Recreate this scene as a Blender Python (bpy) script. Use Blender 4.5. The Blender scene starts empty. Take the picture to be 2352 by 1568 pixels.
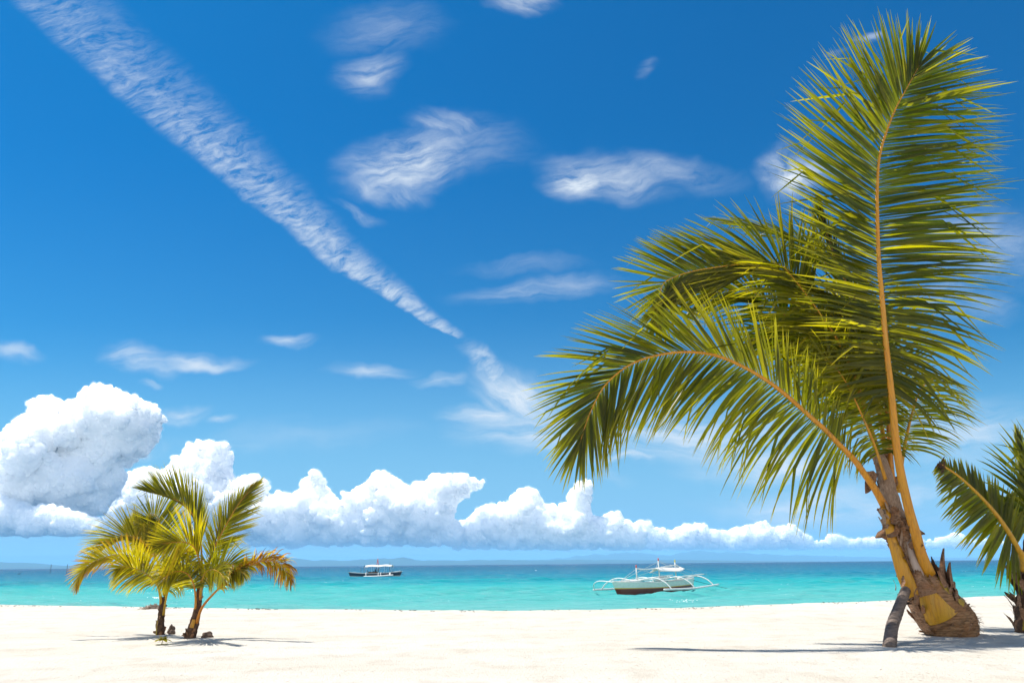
SKY_SAT, SKY_STR = 1.15, 0.055
SKY_TINT, SKY_TINT_LOW = (.03, .86, 1.20), (.40, 1.06, 1.18)
BACK_FILL = 24.0
CLOUD_MFP, CLOUD_ANISO = 650.0, 0.0
LOWAIR = (2.7, 5.7, 8.6)
CIRRUS = (8.0, 8.8, 9.6)
EXPOSURE = 0.85
ALB = 0.79
VOL_BOUNCES = 12
SAND_LIGHT, SAND_WARM = (.70, .658, .582), (.65, .592, .502)
HAZE_ON = True
import bpy, bmesh, math, random
import numpy as np
from mathutils import Vector, Matrix, Quaternion, noise

SC = bpy.context.scene
COL = SC.collection
R = math.radians
random.seed(7)

# ------------------------------------------------------------------ camera
CAM_H = 0.78
PITCH, ROLL = R(18.05), R(0.52)
FPX = 1568.0                       # focal length measured on a 2352 px wide copy (24 mm on 36 mm film)
cam = bpy.data.cameras.new("camera")
cam.sensor_width = 36.0
cam.lens = 24.0
cam.clip_start = 0.05
cam.clip_end = 200000.0
camo = bpy.data.objects.new("camera", cam)
COL.objects.link(camo)
CAM_ROT = Matrix.Rotation(R(90) + PITCH, 3, 'X') @ Matrix.Rotation(-ROLL, 3, 'Z')
CAM_POS = Vector((0, 0, CAM_H))
camo.matrix_world = Matrix.Translation(CAM_POS) @ CAM_ROT.to_4x4()
SC.camera = camo


def ray(px, py):
    """direction of the sight line through a point of the photograph (2352 px wide copy)"""
    return CAM_ROT @ Vector(((px - 1176.0) / FPX, -(py - 784.0) / FPX, -1.0))


def at(px, py, y):
    """the point on that sight line at distance y in front"""
    d = ray(px, py)
    return CAM_POS + d * (y / d.y)


def onz(px, py, z=0.0):
    d = ray(px, py)
    return CAM_POS + d * ((z - CAM_H) / d.z)


# ------------------------------------------------------------------ tagging and linking
def tag(o, label=None, cat=None, group=None, kind=None):
    if label: o['label'] = label
    if cat: o['category'] = cat
    if group: o['group'] = group
    if kind: o['kind'] = kind
    return o


def empty(name, loc, label, cat, group=None):
    o = bpy.data.objects.new(name, None)
    o.empty_display_size = 0.2
    o.location = loc
    COL.objects.link(o)
    return tag(o, label, cat, group)


class MB:
    """collects faces in world coordinates, with one colour-variation value per vertex"""

    def __init__(self):
        self.v, self.f, self.a, self.b, self.smooth = [], [], [], [], True

    def vert(self, co, a=0.0, b=0.0):
        self.v.append((co[0], co[1], co[2])); self.a.append(a); self.b.append(b)
        return len(self.v) - 1

    def face(self, *idx):
        self.f.append(idx)

    def tube(self, pts, rads, n=10, a=0.0, b=0.0, cap=True, squash=None, wob=0.0, rng=random):
        """round tube along pts; squash = (axis vector, factor) flattens it along an axis"""
        rings = []
        prev = None
        for i, p in enumerate(pts):
            t = (pts[min(i + 1, len(pts) - 1)] - pts[max(i - 1, 0)]).normalized()
            if prev is None:
                u = t.orthogonal().normalized()
            else:
                u = (prev - t * prev.dot(t)).normalized()
            prev = u
            w = t.cross(u)
            ring = []
            aa = a[i] if isinstance(a, (list, tuple)) else a
            bb = b[i] if isinstance(b, (list, tuple)) else b
            for k in range(n):
                an = 2 * math.pi * k / n
                off = (u * math.cos(an) + w * math.sin(an)) * rads[i] * (1 + rng.uniform(-wob, wob))
                if squash:
                    ax, fac = squash
                    off = off - ax * off.dot(ax) * (1 - fac)
                ring.append(self.vert(p + off, aa, bb))
            rings.append(ring)
        for r0, r1 in zip(rings, rings[1:]):
            for k in range(n):
                self.face(r0[k], r0[(k + 1) % n], r1[(k + 1) % n], r1[k])
        if cap:
            self.f.append(tuple(reversed(rings[0])))
            self.f.append(tuple(rings[-1]))
        return rings

    def box(self, c, size, rot=None, a=0.0, b=0.0):
        c = Vector(c)
        vs = []
        for sx in (-.5, .5):
            for sy in (-.5, .5):
                for sz in (-.5, .5):
                    p = Vector((sx * size[0], sy * size[1], sz * size[2]))
                    if rot: p = rot @ p
                    vs.append(self.vert(c + p, a, b))
        for q in ((0, 1, 3, 2), (4, 6, 7, 5), (0, 4, 5, 1), (2, 3, 7, 6), (0, 2, 6, 4), (1, 5, 7, 3)):
            self.face(*[vs[i] for i in q])

    def build(self, name, mat, parent=None, smooth=True):
        me = bpy.data.meshes.new(name)
        off = parent.matrix_world.translation if parent is not None else Vector((0, 0, 0))
        if parent is not None:
            p = parent; off = Vector((0, 0, 0))
            while p is not None:
                off = off + p.location; p = p.parent
        me.from_pydata([(x - off.x, y - off.y, z - off.z) for x, y, z in self.v], [], self.f)
        at_ = me.attributes.new('va', 'FLOAT', 'POINT'); at_.data.foreach_set('value', self.a)
        bt_ = me.attributes.new('vb', 'FLOAT', 'POINT'); bt_.data.foreach_set('value', self.b)
        if smooth:
            me.polygons.foreach_set('use_smooth', [True] * len(me.polygons))
        me.materials.append(mat)
        me.update()
        o = bpy.data.objects.new(name, me)
        COL.objects.link(o)
        if parent is not None: o.parent = parent
        return o


# ------------------------------------------------------------------ node helpers
class NT:
    def __init__(self, tree):
        self.t = tree
        self.n = tree.nodes
        self.l = tree.links

    def new(self, typ, **kw):
        n = self.n.new(typ)
        for k, v in kw.items():
            setattr(n, k, v)
        return n

    def set(self, sock, v):
        if isinstance(v, bpy.types.NodeSocket):
            self.l.new(v, sock)
        elif v is not None:
            if sock.type == 'RGBA' and len(v) == 3: v = (*v, 1)
            sock.default_value = v

    def m(self, op, a, b=None, c=None, clamp=False):
        n = self.new('ShaderNodeMath', operation=op, use_clamp=clamp)
        for s, v in zip(n.inputs, (a, b, c)):
            if v is not None: self.set(s, v)
        return n.outputs[0]

    def vm(self, op, a, b=None, scale=None):
        n = self.new('ShaderNodeVectorMath', operation=op)
        self.set(n.inputs[0], a)
        if b is not None: self.set(n.inputs[1], b)
        if scale is not None: self.set(n.inputs['Scale'], scale)
        return n.outputs['Value'] if op in ('DOT_PRODUCT', 'LENGTH', 'DISTANCE') else n.outputs[0]

    def noise(self, vec, scale, detail=4, rough=.5, dist=0, lac=2.0, color=False, dim='3D'):
        n = self.new('ShaderNodeTexNoise', noise_dimensions=dim)
        if vec is not None: self.set(n.inputs['Vector'], vec)
        n.inputs['Scale'].default_value = scale
        n.inputs['Detail'].default_value = detail
        n.inputs['Roughness'].default_value = rough
        n.inputs['Distortion'].default_value = dist
        n.inputs['Lacunarity'].default_value = lac
        return n.outputs['Color'] if color else n.outputs['Fac']

    def voro(self, vec, scale, feature='F1', out='Distance', smooth=None, rand=1.0):
        n = self.new('ShaderNodeTexVoronoi', feature=feature)
        if vec is not None: self.set(n.inputs['Vector'], vec)
        n.inputs['Scale'].default_value = scale
        n.inputs['Randomness'].default_value = rand
        if smooth is not None: n.inputs['Smoothness'].default_value = smooth
        return n.outputs[out]

    def mix(self, f, a, b, blend='MIX'):
        n = self.new('ShaderNodeMix', data_type='RGBA', blend_type=blend)
        self.set(n.inputs[0], f); self.set(n.inputs[6], a); self.set(n.inputs[7], b)
        return n.outputs[2]

    def ramp(self, f, stops, interp='LINEAR'):
        n = self.new('ShaderNodeValToRGB')
        cr = n.color_ramp
        cr.interpolation = interp
        while len(cr.elements) > 1: cr.elements.remove(cr.elements[-1])
        for i, (p, c) in enumerate(stops):
            e = cr.elements[0] if i == 0 else cr.elements.new(p)
            e.position = p
            e.color = (*c, 1) if not isinstance(c, (int, float)) else (c, c, c, 1)
        self.set(n.inputs[0], f)
        return n.outputs[0]

    def mapr(self, v, a, b, c=0.0, d=1.0, smooth=False):
        n = self.new('ShaderNodeMapRange')
        if smooth: n.interpolation_type = 'SMOOTHSTEP'
        for s, x in zip(n.inputs, (v, a, b, c, d)): self.set(s, x)
        return n.outputs[0]

    def xyz(self, v):
        n = self.new('ShaderNodeSeparateXYZ'); self.set(n.inputs[0], v)
        return n.outputs

    def comb(self, x, y, z=0.0):
        n = self.new('ShaderNodeCombineXYZ')
        for s, v in zip(n.inputs, (x, y, z)): self.set(s, v)
        return n.outputs[0]

    def attr(self, name):
        return self.new('ShaderNodeAttribute', attribute_name=name).outputs['Fac']


def material(name):
    m = bpy.data.materials.new(name)
    m.use_nodes = True
    nt = NT(m.node_tree)
    nt.n.clear()
    out = nt.new('ShaderNodeOutputMaterial')
    return m, nt, out


def principled(nt, out, base, rough=0.6, spec=0.3, bump=None, bstr=0.3, bdist=0.02):
    p = nt.new('ShaderNodeBsdfPrincipled')
    nt.set(p.inputs['Base Color'], nt.mix(1.0, base, (ALB, ALB, ALB), 'MULTIPLY'))
    nt.set(p.inputs['Roughness'], rough)
    nt.set(p.inputs['Specular IOR Level'], spec)
    if bump is not None:
        b = nt.new('ShaderNodeBump')
        b.inputs['Strength'].default_value = bstr
        b.inputs['Distance'].default_value = bdist
        nt.set(b.inputs['Height'], bump)
        nt.l.new(b.outputs[0], p.inputs['Normal'])
    nt.l.new(p.outputs[0], out.inputs['Surface'])
    return p
# ------------------------------------------------------------------ sun and sky
SUN_DIR = Vector((-0.36, 0.17, 0.92)).normalized()
SUN_EL = math.asin(SUN_DIR.z)
SUN_AZ = math.atan2(SUN_DIR.x, SUN_DIR.y)
sun = bpy.data.lights.new("sun", 'SUN')
sun.energy = 4.5
sun.angle = R(0.53)
sun.color = (1.0, 0.96, 0.88)
suno = bpy.data.objects.new("sun", sun)
suno.rotation_euler = SUN_DIR.to_track_quat('Z', 'Y').to_euler()
suno.location = (0, 0, 30)
COL.objects.link(suno)

world = bpy.data.worlds.new("World")
SC.world = world
world.use_nodes = True
W = NT(world.node_tree)
W.n.clear()
wout = W.new('ShaderNodeOutputWorld')
bg = W.new('ShaderNodeBackground')
W.l.new(bg.outputs[0], wout.inputs[0])
sky = W.new('ShaderNodeTexSky', sky_type='NISHITA')
sky.sun_disc = False
sky.sun_elevation = SUN_EL
sky.sun_rotation = SUN_AZ
sky.altitude = 0
sky.air_density = 1.0
sky.dust_density = 0.25
sky.ozone_density = 4.0
# the deep tropical blue: the physical sky with its saturation raised, as the polarised photograph has it
hs = W.new('ShaderNodeHueSaturation')
hs.inputs['Saturation'].default_value = SKY_SAT
hs.inputs['Value'].default_value = 1.0
W.l.new(sky.outputs[0], hs.inputs['Color'])
skycol = hs.outputs[0]
# cirrus: coordinates on the upright plane y = 1 that the sky directions pass through
dirv = W.new('ShaderNodeTexCoord').outputs['Generated']
dx, dy, dz = W.xyz(dirv)
dys = W.m('MAXIMUM', dy, 0.05)
U = W.m('DIVIDE', dx, dys)
V = W.m('DIVIDE', dz, dys)
front = W.mapr(dy, 0.15, 0.3)
P = W.comb(U, V, 0.0)


def suv(px, py):
    d = ray(px, py)
    return d.x / d.y, d.z / d.y


# soft warp shared by all clouds of the sky
warp1 = W.vm('SUBTRACT', W.noise(P, 7.0, 3, .55, color=True), (.5, .5, .5))
warp2 = W.vm('SUBTRACT', W.noise(P, 30.0, 4, .6, color=True), (.5, .5, .5))
PW = W.vm('ADD', W.vm('ADD', P, W.vm('SCALE', warp1, scale=0.075)), W.vm('SCALE', warp2, scale=0.013))


def frame(p, deg, cx=0.0, cy=0.0, sx=1.0, sy=1.0, z=0.0):
    """(u, v) seen from a centre, turned so that x runs along deg, divided by sx, sy"""
    n = W.new('ShaderNodeMapping', vector_type='TEXTURE')
    W.set(n.inputs['Vector'], p)
    n.inputs['Location'].default_value = (cx, cy, -z)
    n.inputs['Rotation'].default_value = (0, 0, R(deg))
    n.inputs['Scale'].default_value = (sx, sy, 1)
    return n.outputs[0]


def cirrus_noise(deg, thin, z, scale, detail, rough, dist, lo=.34, hi=.70, p=None):
    n = W.noise(frame(p or PW, deg, 0, 0, 1, thin, z), scale, detail, rough, dist)
    return W.mapr(n, lo, hi)


fibre = cirrus_noise(12, .26, .3, 11.0, 7, .60, .2, .34, .74)        # long fibres, nearly level
fibre2 = cirrus_noise(-34, .26, 2.3, 11.0, 7, .60, .2, .34, .74)     # fibres falling to the right
level = cirrus_noise(3, .16, 5.1, 7.0, 5, .6, .2)          # flat layers near the horizon
fluff = cirrus_noise(0, .8, 1.1, 20.0, 5, .6, .1)
rung = cirrus_noise(18, .36, 7.7, 28.0, 6, .66, .3, .36, .70)        # short rungs across the long streak

alpha = None


def layer(al):
    global alpha
    if alpha is None: alpha = al
    else:
        alpha = W.m('MAXIMUM', alpha, al)


def blob(px, py, rx, ry, deg, strength, tex, soft=1.0):
    """a wisp: an ellipse of the sky whose density is broken up by a noise"""
    cx, cy = suv(px, py)
    k = 1.25 / FPX * 1.08
    r = W.vm('LENGTH', frame(PW, deg, cx, cy, rx * k, ry * k))
    m = W.mapr(r, 1.0, 0.0, 0.0, strength * 1.5, smooth=True)
    layer(W.m('MULTIPLY', W.m('ADD', tex, .12 * soft), m, clamp=True))


def streak(p0, p1, w0, w1, strength, tex, sharp=.12, d0=.7):
    """a long band between two sky points, crisp on its lower left edge and ragged on the other"""
    (x0, y0), (x1, y1) = suv(*p0), suv(*p1)
    L = math.hypot(x1 - x0, y1 - y0)
    ang = math.atan2(y1 - y0, x1 - x0)
    lw = W.vm('ADD', P, W.vm('SCALE', warp2, scale=0.010))
    lw = W.vm('ADD', lw, W.vm('SCALE', warp1, scale=0.035))
    t, s, _ = W.xyz(frame(lw, math.degrees(ang), x0, y0, L, 1.0))
    k = 1.0 / FPX * 1.08
    wid = W.mapr(t, 0.0, 1.0, w0 * k, w1 * k)
    q = W.m('DIVIDE', s, wid)                       # 0 on the lower left edge, 1 on the upper right
    lo = W.mapr(q, 0.0, sharp, 0.0, 1.0, smooth=True)
    hi = W.mapr(q, .35, 1.15, 1.0, 0.0, smooth=True)
    body = W.m('MULTIPLY', lo, hi)
    ends = W.m('MULTIPLY', W.mapr(t, -.12, -.02), W.mapr(t, .94, 1.03, 1.0, 0.0, smooth=True))
    al = W.m('MULTIPLY', W.m('ADD', W.m('MULTIPLY', tex, 1.0), .05), body)
    dens = W.mapr(t, 0.0, 1.0, strength * d0, strength)
    layer(W.m('MULTIPLY', W.m('MULTIPLY', al, ends), dens))


streak((20, 15), (425, 366), 215, 165, .54, rung, d0=.52, sharp=.2)
streak((380, 328), (765, 621), 172, 96, .70, rung, d0=.74, sharp=.2)
streak((715, 583), (1050, 786), 104, 22, .80, rung, sharp=.25, d0=.88)
blob(1125, 855, 95, 26, -38, .55, rung)
blob(1190, 915, 120, 60, -25, 0.72, fibre2)
blob(1130, 950, 130, 26, 3, .55, level)
blob(1230, 985, 190, 60, 0, 0.58, level)
# feather wisps
blob(850, 170, 100, 70, 25, .42, fibre)
blob(890, 70, 170, 90, 10, .18, fibre)
blob(830, 185, 80, 34, 10, .3, fibre2)
blob(935, 370, 170, 95, 8, .78, fibre)
blob(880, 420, 120, 46, -22, .6, fibre2)
blob(1030, 290, 110, 46, -20, .45, fibre2)
blob(1080, 330, 160, 90, 0, .22, fibre)
blob(830, 480, 80, 16, -28, .35, fibre2)
blob(1330, 415, 100, 62, 8, .85, fibre)
blob(1400, 400, 180, 70, -8, .5, fibre)
blob(1530, 390, 200, 50, -8, .3, fibre)
blob(1480, 160, 40, 24, 50, .25, fibre)
blob(1830, 400, 95, 80, 20, .72, fluff)
blob(1990, 95, 60, 18, 12, .55, fibre)
blob(1920, 128, 34, 12, 12, .25, fibre)
blob(1200, 5, 95, 48, -18, .5, fibre2)
blob(1880, -5, 60, 14, 0, .3, fibre)
# small flat clouds on the left
blob(30, 798, 60, 26, -8, .45, level)
blob(320, 822, 90, 34, -14, .55, level)
blob(450, 826, 130, 22, 2, .62, level)
blob(665, 770, 62, 17, -5, .7, level)
blob(855, 848, 100, 20, -3, .5, level)
blob(1010, 870, 66, 14, 5, .45, level)
blob(338, 881, 24, 9, 0, .6, level)
blob(520, 958, 36, 10, -10, .4, level)
blob(425, 942, 70, 20, 4, .55, level)
blob(345, 1025, 50, 26, 10, .45, fluff)
# thin layers in front of the horizon, right
blob(1240, 655, 200, 34, 6, .32, level)
blob(1200, 605, 160, 22, 0, .2, level)
blob(1560, 1000, 330, 70, -4, 0.55, level)
blob(1420, 1025, 260, 30, -3, 0.43, level)
blob(1780, 1070, 220, 36, 2, 0.72, level)
blob(1440, 1058, 70, 10, 0, 0.51, level)
blob(1400, 1085, 60, 14, -30, .3, level)
blob(1900, 1160, 260, 46, 0, 0.61, level)
blob(2200, 1000, 230, 90, 4, 0.43, level)
blob(2230, 560, 220, 120, -6, .3, fibre)
blob(2200, 690, 130, 50, -10, .4, fibre)
blob(2150, 1150, 220, 50, 0, 0.43, level)
blob(640, 1010, 330, 40, 2, .12, level)

# the polarised photograph's deep blue overhead, and whitish air low over the sea
skycol = W.mix(1.0, skycol, W.mix(W.mapr(V, 0.0, .75, smooth=True), SKY_TINT_LOW, SKY_TINT), 'MULTIPLY')
lowair = W.mapr(V, 0.0, 0.38, .95, 0.0, smooth=True)
skycol = W.mix(lowair, skycol, LOWAIR)
al = W.m('MULTIPLY', alpha, front)
skycol = W.mix(al, skycol, CIRRUS)
# unseen white sky band added behind the camera as neutral fill light
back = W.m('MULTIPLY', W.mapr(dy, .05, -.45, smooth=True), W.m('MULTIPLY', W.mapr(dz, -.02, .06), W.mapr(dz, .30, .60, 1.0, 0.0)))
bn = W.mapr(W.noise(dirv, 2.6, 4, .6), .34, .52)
skycol = W.mix(W.m('MULTIPLY', back, bn), skycol, (BACK_FILL, BACK_FILL * .97, BACK_FILL * .93))
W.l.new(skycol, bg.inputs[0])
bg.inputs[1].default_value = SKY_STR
world.cycles.sampling_method = 'MANUAL'
world.cycles.sample_map_resolution = 512
# ------------------------------------------------------------------ cumulus clouds, true volumes kilometres away
def in_poly(p, poly):
    x, y = p
    c = False
    for (x0, y0), (x1, y1) in zip(poly, poly[1:] + poly[:1]):
        if (y0 > y) != (y1 > y) and x < (x1 - x0) * (y - y0) / (y1 - y0) + x0: c = not c
    return c


def edge_dist(P_, poly):
    """distance of many points (n, 2) to the outline, and a mask of those inside it"""
    A = np.array(poly, float); B = np.roll(A, -1, 0)
    d = np.full(len(P_), 1e9); ins = np.zeros(len(P_), bool)
    for a, b in zip(A, B):
        ab = b - a
        t = np.clip(((P_ - a) @ ab) / max(ab @ ab, 1e-9), 0, 1)
        q = a + t[:, None] * ab
        d = np.minimum(d, np.hypot(*(P_ - q).T))
        cr = (a[1] > P_[:, 1]) != (b[1] > P_[:, 1])
        with np.errstate(divide='ignore', invalid='ignore'):
            xx = ab[0] * (P_[:, 1] - a[1]) / ab[1] + a[0]
        ins ^= cr & (P_[:, 0] < xx)
    return d, ins


def cloud_material(name, mfp):
    m, nt, out = material(name)
    p = nt.new('ShaderNodeBsdfPrincipled')
    p.inputs['Base Color'].default_value = (1, 1, 1, 1)
    p.inputs['Roughness'].default_value = 1
    p.inputs['Specular IOR Level'].default_value = 0
    p.subsurface_method = 'RANDOM_WALK'
    p.inputs['Subsurface Weight'].default_value = 1
    p.inputs['Subsurface Radius'].default_value = (1, 1, 1)
    p.inputs['Subsurface Scale'].default_value = mfp
    p.inputs['Subsurface Anisotropy'].default_value = CLOUD_ANISO
    nt.l.new(p.outputs[0], out.inputs['Surface'])
    return m


def cloud(poly, Y, seed, mat, rmax=60, rmin=3.2, thick=1.0, nbig=260, kids=12, base=None, voxel=1.5, soft=False):
    """fills an outline (2352 px wide copy of the photograph) with heaped puffs of vapour at distance Y"""
    rng = np.random.default_rng(seed)
    A = np.array(poly, float)
    lo, hi = A.min(0), A.max(0)
    pts = []                                     # px, py, depth px, radius px
    cand = rng.uniform(lo, hi, (nbig * 12, 2))
    d, ins = edge_dist(cand, poly)
    ok = ins & (d > rmin * 1.6)
    cand, d = cand[ok], d[ok]
    for (x, y), e in zip(cand, d):
        r = min(e * rng.uniform(.75, 1.0), rmax * rng.uniform(.5, 1.0))
        half = max(e, 6) * thick - r * .6
        z = rng.uniform(-1, 1) * max(half, 0)
        pts.append((x, y, z, r))
        if len(pts) >= nbig: break
    # a closed core, so that no cracks open between the outer puffs
    for (x, y), e in zip(cand[:900], d[:900]):
        pts.append((x, y, 4, min(e, rmax * 1.2) * .60))
    lvl = list(pts[:nbig])
    for gen in range(4):
        new = []
        for x, y, z, r in lvl:
            if r < rmin * 2.0: continue
            for _ in range(kids if gen == 0 else kids - 2):
                th = rng.uniform(0, 2 * math.pi); c = rng.uniform(-1, .55)
                s = math.sqrt(1 - c * c)
                rr = r * rng.uniform(.22, .50)
                k = r * rng.uniform(.80, 1.02)
                nx, ny, nz = x + math.cos(th) * s * k, y + math.sin(th) * s * k, z + c * k
                new.append((nx, ny, nz, rr))
        if not new: break
        N = np.array(new)
        d, ins = edge_dist(N[:, :2], poly)
        keep = ins | (d < N[:, 3] * .55)
        if base is not None: keep &= (N[:, 1] + N[:, 3] * .6 < base)
        keep &= N[:, 3] > rmin * .8
        lvl = [tuple(q) for q in N[keep]]
        pts += lvl
    s = Y / FPX * 1.03
    verts, rad = [], []
    for x, y, z, r in pts:
        p = at(x, y, Y)
        verts.append((p.x, p.y + z * s, p.z)); rad.append(r * s)
    org = Vector((float(np.mean([v[0] for v in verts])), Y, float(min(v[2] for v in verts))))
    me = bpy.data.meshes.new('cloud')
    me.from_pydata([(a - org.x, b - org.y, c - org.z) for a, b, c in verts], [], [])
    at_ = me.attributes.new('puff', 'FLOAT', 'POINT'); at_.data.foreach_set('value', rad)
    bt_ = me.attributes.new('mist', 'FLOAT', 'POINT'); bt_.data.foreach_set('value', [q * 1.0 + MIST_PX * s for q in rad])
    o = bpy.data.objects.new('cloud', me)
    o.location = org
    COL.objects.link(o)
    g = bpy.data.node_groups.new('puffs_to_vapour', 'GeometryNodeTree')
    g.interface.new_socket('Geometry', in_out='INPUT', socket_type='NodeSocketGeometry')
    g.interface.new_socket('Geometry', in_out='OUTPUT', socket_type='NodeSocketGeometry')
    gi, go = g.nodes.new('NodeGroupInput'), g.nodes.new('NodeGroupOutput')
    mp = g.nodes.new('GeometryNodeMeshToPoints')
    na = g.nodes.new('GeometryNodeInputNamedAttribute'); na.data_type = 'FLOAT'; na.inputs[0].default_value = 'puff'
    pv = g.nodes.new('GeometryNodePointsToVolume'); pv.resolution_mode = 'VOXEL_SIZE'
    pv.inputs['Density'].default_value = 1.0
    pv.inputs['Voxel Size'].default_value = voxel * s
    vm = g.nodes.new('GeometryNodeVolumeToMesh')
    sm = g.nodes.new('GeometryNodeSetMaterial'); sm.inputs['Material'].default_value = mat
    ss = g.nodes.new('GeometryNodeSetShadeSmooth')
    nrm = g.nodes.new('GeometryNodeInputNormal')
    L = g.links.new

    def displace(geo, size, amp, detail, billow):
        sp = g.nodes.new('GeometryNodeSetPosition')
        nz = g.nodes.new('ShaderNodeTexNoise'); nz.inputs['Scale'].default_value = 1 / (size * s); nz.inputs['Detail'].default_value = detail
        nz.inputs['Roughness'].default_value = .55
        L(g.nodes.new('GeometryNodeInputPosition').outputs[0], nz.inputs['Vector'])
        v = nz.outputs['Fac']
        sub = g.nodes.new('ShaderNodeMath'); sub.operation = 'SUBTRACT'; L(v, sub.inputs[0]); sub.inputs[1].default_value = .5
        v = sub.outputs[0]
        if billow:
            ab = g.nodes.new('ShaderNodeMath'); ab.operation = 'ABSOLUTE'; L(v, ab.inputs[0]); v = ab.outputs[0]
        mu = g.nodes.new('ShaderNodeMath'); mu.operation = 'MULTIPLY'; L(v, mu.inputs[0]); mu.inputs[1].default_value = amp * s
        sc = g.nodes.new('ShaderNodeVectorMath'); sc.operation = 'SCALE'; L(nrm.outputs[0], sc.inputs[0]); L(mu.outputs[0], sc.inputs['Scale'])
        L(geo, sp.inputs['Geometry']); L(sc.outputs[0], sp.inputs['Offset'])
        return sp.outputs[0]

    fa = next(x for x in na.outputs if x.enabled and x.name == 'Attribute')
    L(gi.outputs[0], mp.inputs['Mesh']); L(fa, mp.inputs['Radius'])
    L(mp.outputs[0], pv.inputs['Points']); L(fa, pv.inputs['Radius'])
    L(pv.outputs[0], vm.inputs['Volume'])
    geo = displace(vm.outputs[0], 17, 11, 3, False)
    geo = displace(geo, 6, 3.6, 3, False)
    L(geo, ss.inputs[0]); L(ss.outputs[0], sm.inputs['Geometry'])
    if MIST_PX:   # a thin ragged skin of vapour round the dense cloud
        nb = g.nodes.new('GeometryNodeInputNamedAttribute'); nb.data_type = 'FLOAT'; nb.inputs[0].default_value = 'mist'
        fb = next(x for x in nb.outputs if x.enabled and x.name == 'Attribute')
        p2 = g.nodes.new('GeometryNodePointsToVolume'); p2.resolution_mode = 'VOXEL_SIZE'
        p2.inputs['Density'].default_value = 1.0; p2.inputs['Voxel Size'].default_value = 2.6 * s
        m2 = g.nodes.new('GeometryNodeSetMaterial'); m2.inputs['Material'].default_value = mist
        jn = g.nodes.new('GeometryNodeJoinGeometry')
        L(mp.outputs[0], p2.inputs['Points']); L(fb, p2.inputs['Radius']); L(p2.outputs[0], m2.inputs['Geometry'])
        L(sm.outputs[0], jn.inputs[0]); L(m2.outputs[0], jn.inputs[0]); L(jn.outputs[0], go.inputs[0])
    else:
        L(sm.outputs[0], go.inputs[0])
    md = o.modifiers.new('vapour', 'NODES'); md.node_group = g
    me.materials.append(mat)
    tag(o, kind='structure')
    print('cloud', len(pts))
    return o


CLOUDS_ON = globals().get('CLOUDS_ON', True)
if CLOUDS_ON:
    def c7(*q): return [(x * .5, y * .5 + 857.5) for x, y in q]
    def c8(*q): return [(x * .3646 + 612.5, y * .3646 + 1041) for x, y in q]
    def c2(*q): return [(x * .508 + 1163.5, y * .508 + 735) for x, y in q]
    vap = cloud_material('cloud_vapour', CLOUD_MFP)
    MIST_PX = 3.5
    mist, nt, out = material('cloud_mist')
    pv = nt.new('ShaderNodeVolumePrincipled')
    pv.inputs['Color'].default_value = (1, 1, 1, 1)
    pv.inputs['Anisotropy'].default_value = 0.1
    pv.inputs['Density Attribute'].default_value = ''
    pos = nt.new('ShaderNodeNewGeometry').outputs['Position']
    n1 = nt.noise(pos, 1 / 330.0, 3, .65)
    nt.set(pv.inputs['Density'], nt.m('MULTIPLY', nt.m('MULTIPLY', nt.attr('density'), nt.mapr(n1, .49, .64)), .009))
    nt.l.new(pv.outputs[0], out.inputs['Volume'])
    left = c7((-300, 420), (-120, 330), (0, 350), (40, 250), (110, 190), (180, 120), (240, 112), (330, 138), (400, 85), (490, 52), (560, 82), (640, 118),
              (700, 138), (760, 190), (740, 250), (725, 330), (640, 385), (560, 430), (545, 540), (480, 640), (300, 700), (0, 700), (-300, 700))
    cloud(left, 17000, 1, vap, rmax=44, rmin=2.8, nbig=380, base=1215)
    deck = c7((-300, 560), (0, 556), (60, 580), (130, 622), (250, 612), (460, 655), (530, 690), (470, 745), (-300, 745))
    cloud(deck, 15500, 5, vap, rmax=30, nbig=160, base=1228)
    mid = c7((470, 700), (545, 560), (552, 455), (640, 438), (770, 440), (830, 368), (920, 306), (1000, 308), (1075, 358), (1055, 450), (1100, 480), (1130, 470),
             (1180, 452), (1240, 500), (1232, 565), (1290, 483), (1345, 520), (1352, 570), (1388, 490), (1440, 428), (1480, 470), (1522, 545),
             (1560, 600), (1562, 540), (1640, 530), (1700, 480), (1790, 453), (1850, 510), (1880, 520), (1950, 490), (2040, 458), (2120, 470),
             (2160, 448), (2262, 492), (2170, 545), (2090, 600), (2085, 680), (2130, 700), (2130, 790), (480, 790))
    cloud(mid, 20000, 2, vap, rmax=32, rmin=2.4, nbig=560, base=1262)
    right = c8((1160, 600), (1200, 430), (1280, 400), (1340, 338), (1430, 308), (1520, 300), (1590, 230), (1650, 198), (1732, 260), (1738, 330), (1830, 330),
               (1890, 310), (1940, 200), (1990, 150), (2052, 180), (2062, 240), (2022, 330), (2062, 400), (2140, 388), (2250, 388), (2275, 440),
               (2350, 450), (2400, 500), (2400, 600))
    cloud(right, 20500, 3, vap, rmax=24, rmin=2.2, nbig=420, base=1262)
    far = c2((420, 1036), (430, 960), (520, 888), (560, 920), (640, 908), (680, 940), (760, 940), (830, 918), (890, 913), (930, 950), (1030, 940), (1130, 918),
             (1170, 905), (1210, 940), (1290, 918), (1340, 960), (1400, 998), (1490, 963), (1550, 992), (1690, 978), (1760, 1004), (1880, 990),
             (1960, 985), (2030, 958), (2090, 985), (2250, 1000), (2330, 990), (2330, 1030), (1200, 1036))
    cloud(far, 26000, 4, vap, rmax=16, rmin=1.9, nbig=420, base=1262, voxel=1.25)
# ------------------------------------------------------------------ sand, sea, hills, air
WATER_Z = -0.95
HAZE_DENS = 7.5e-5

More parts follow.
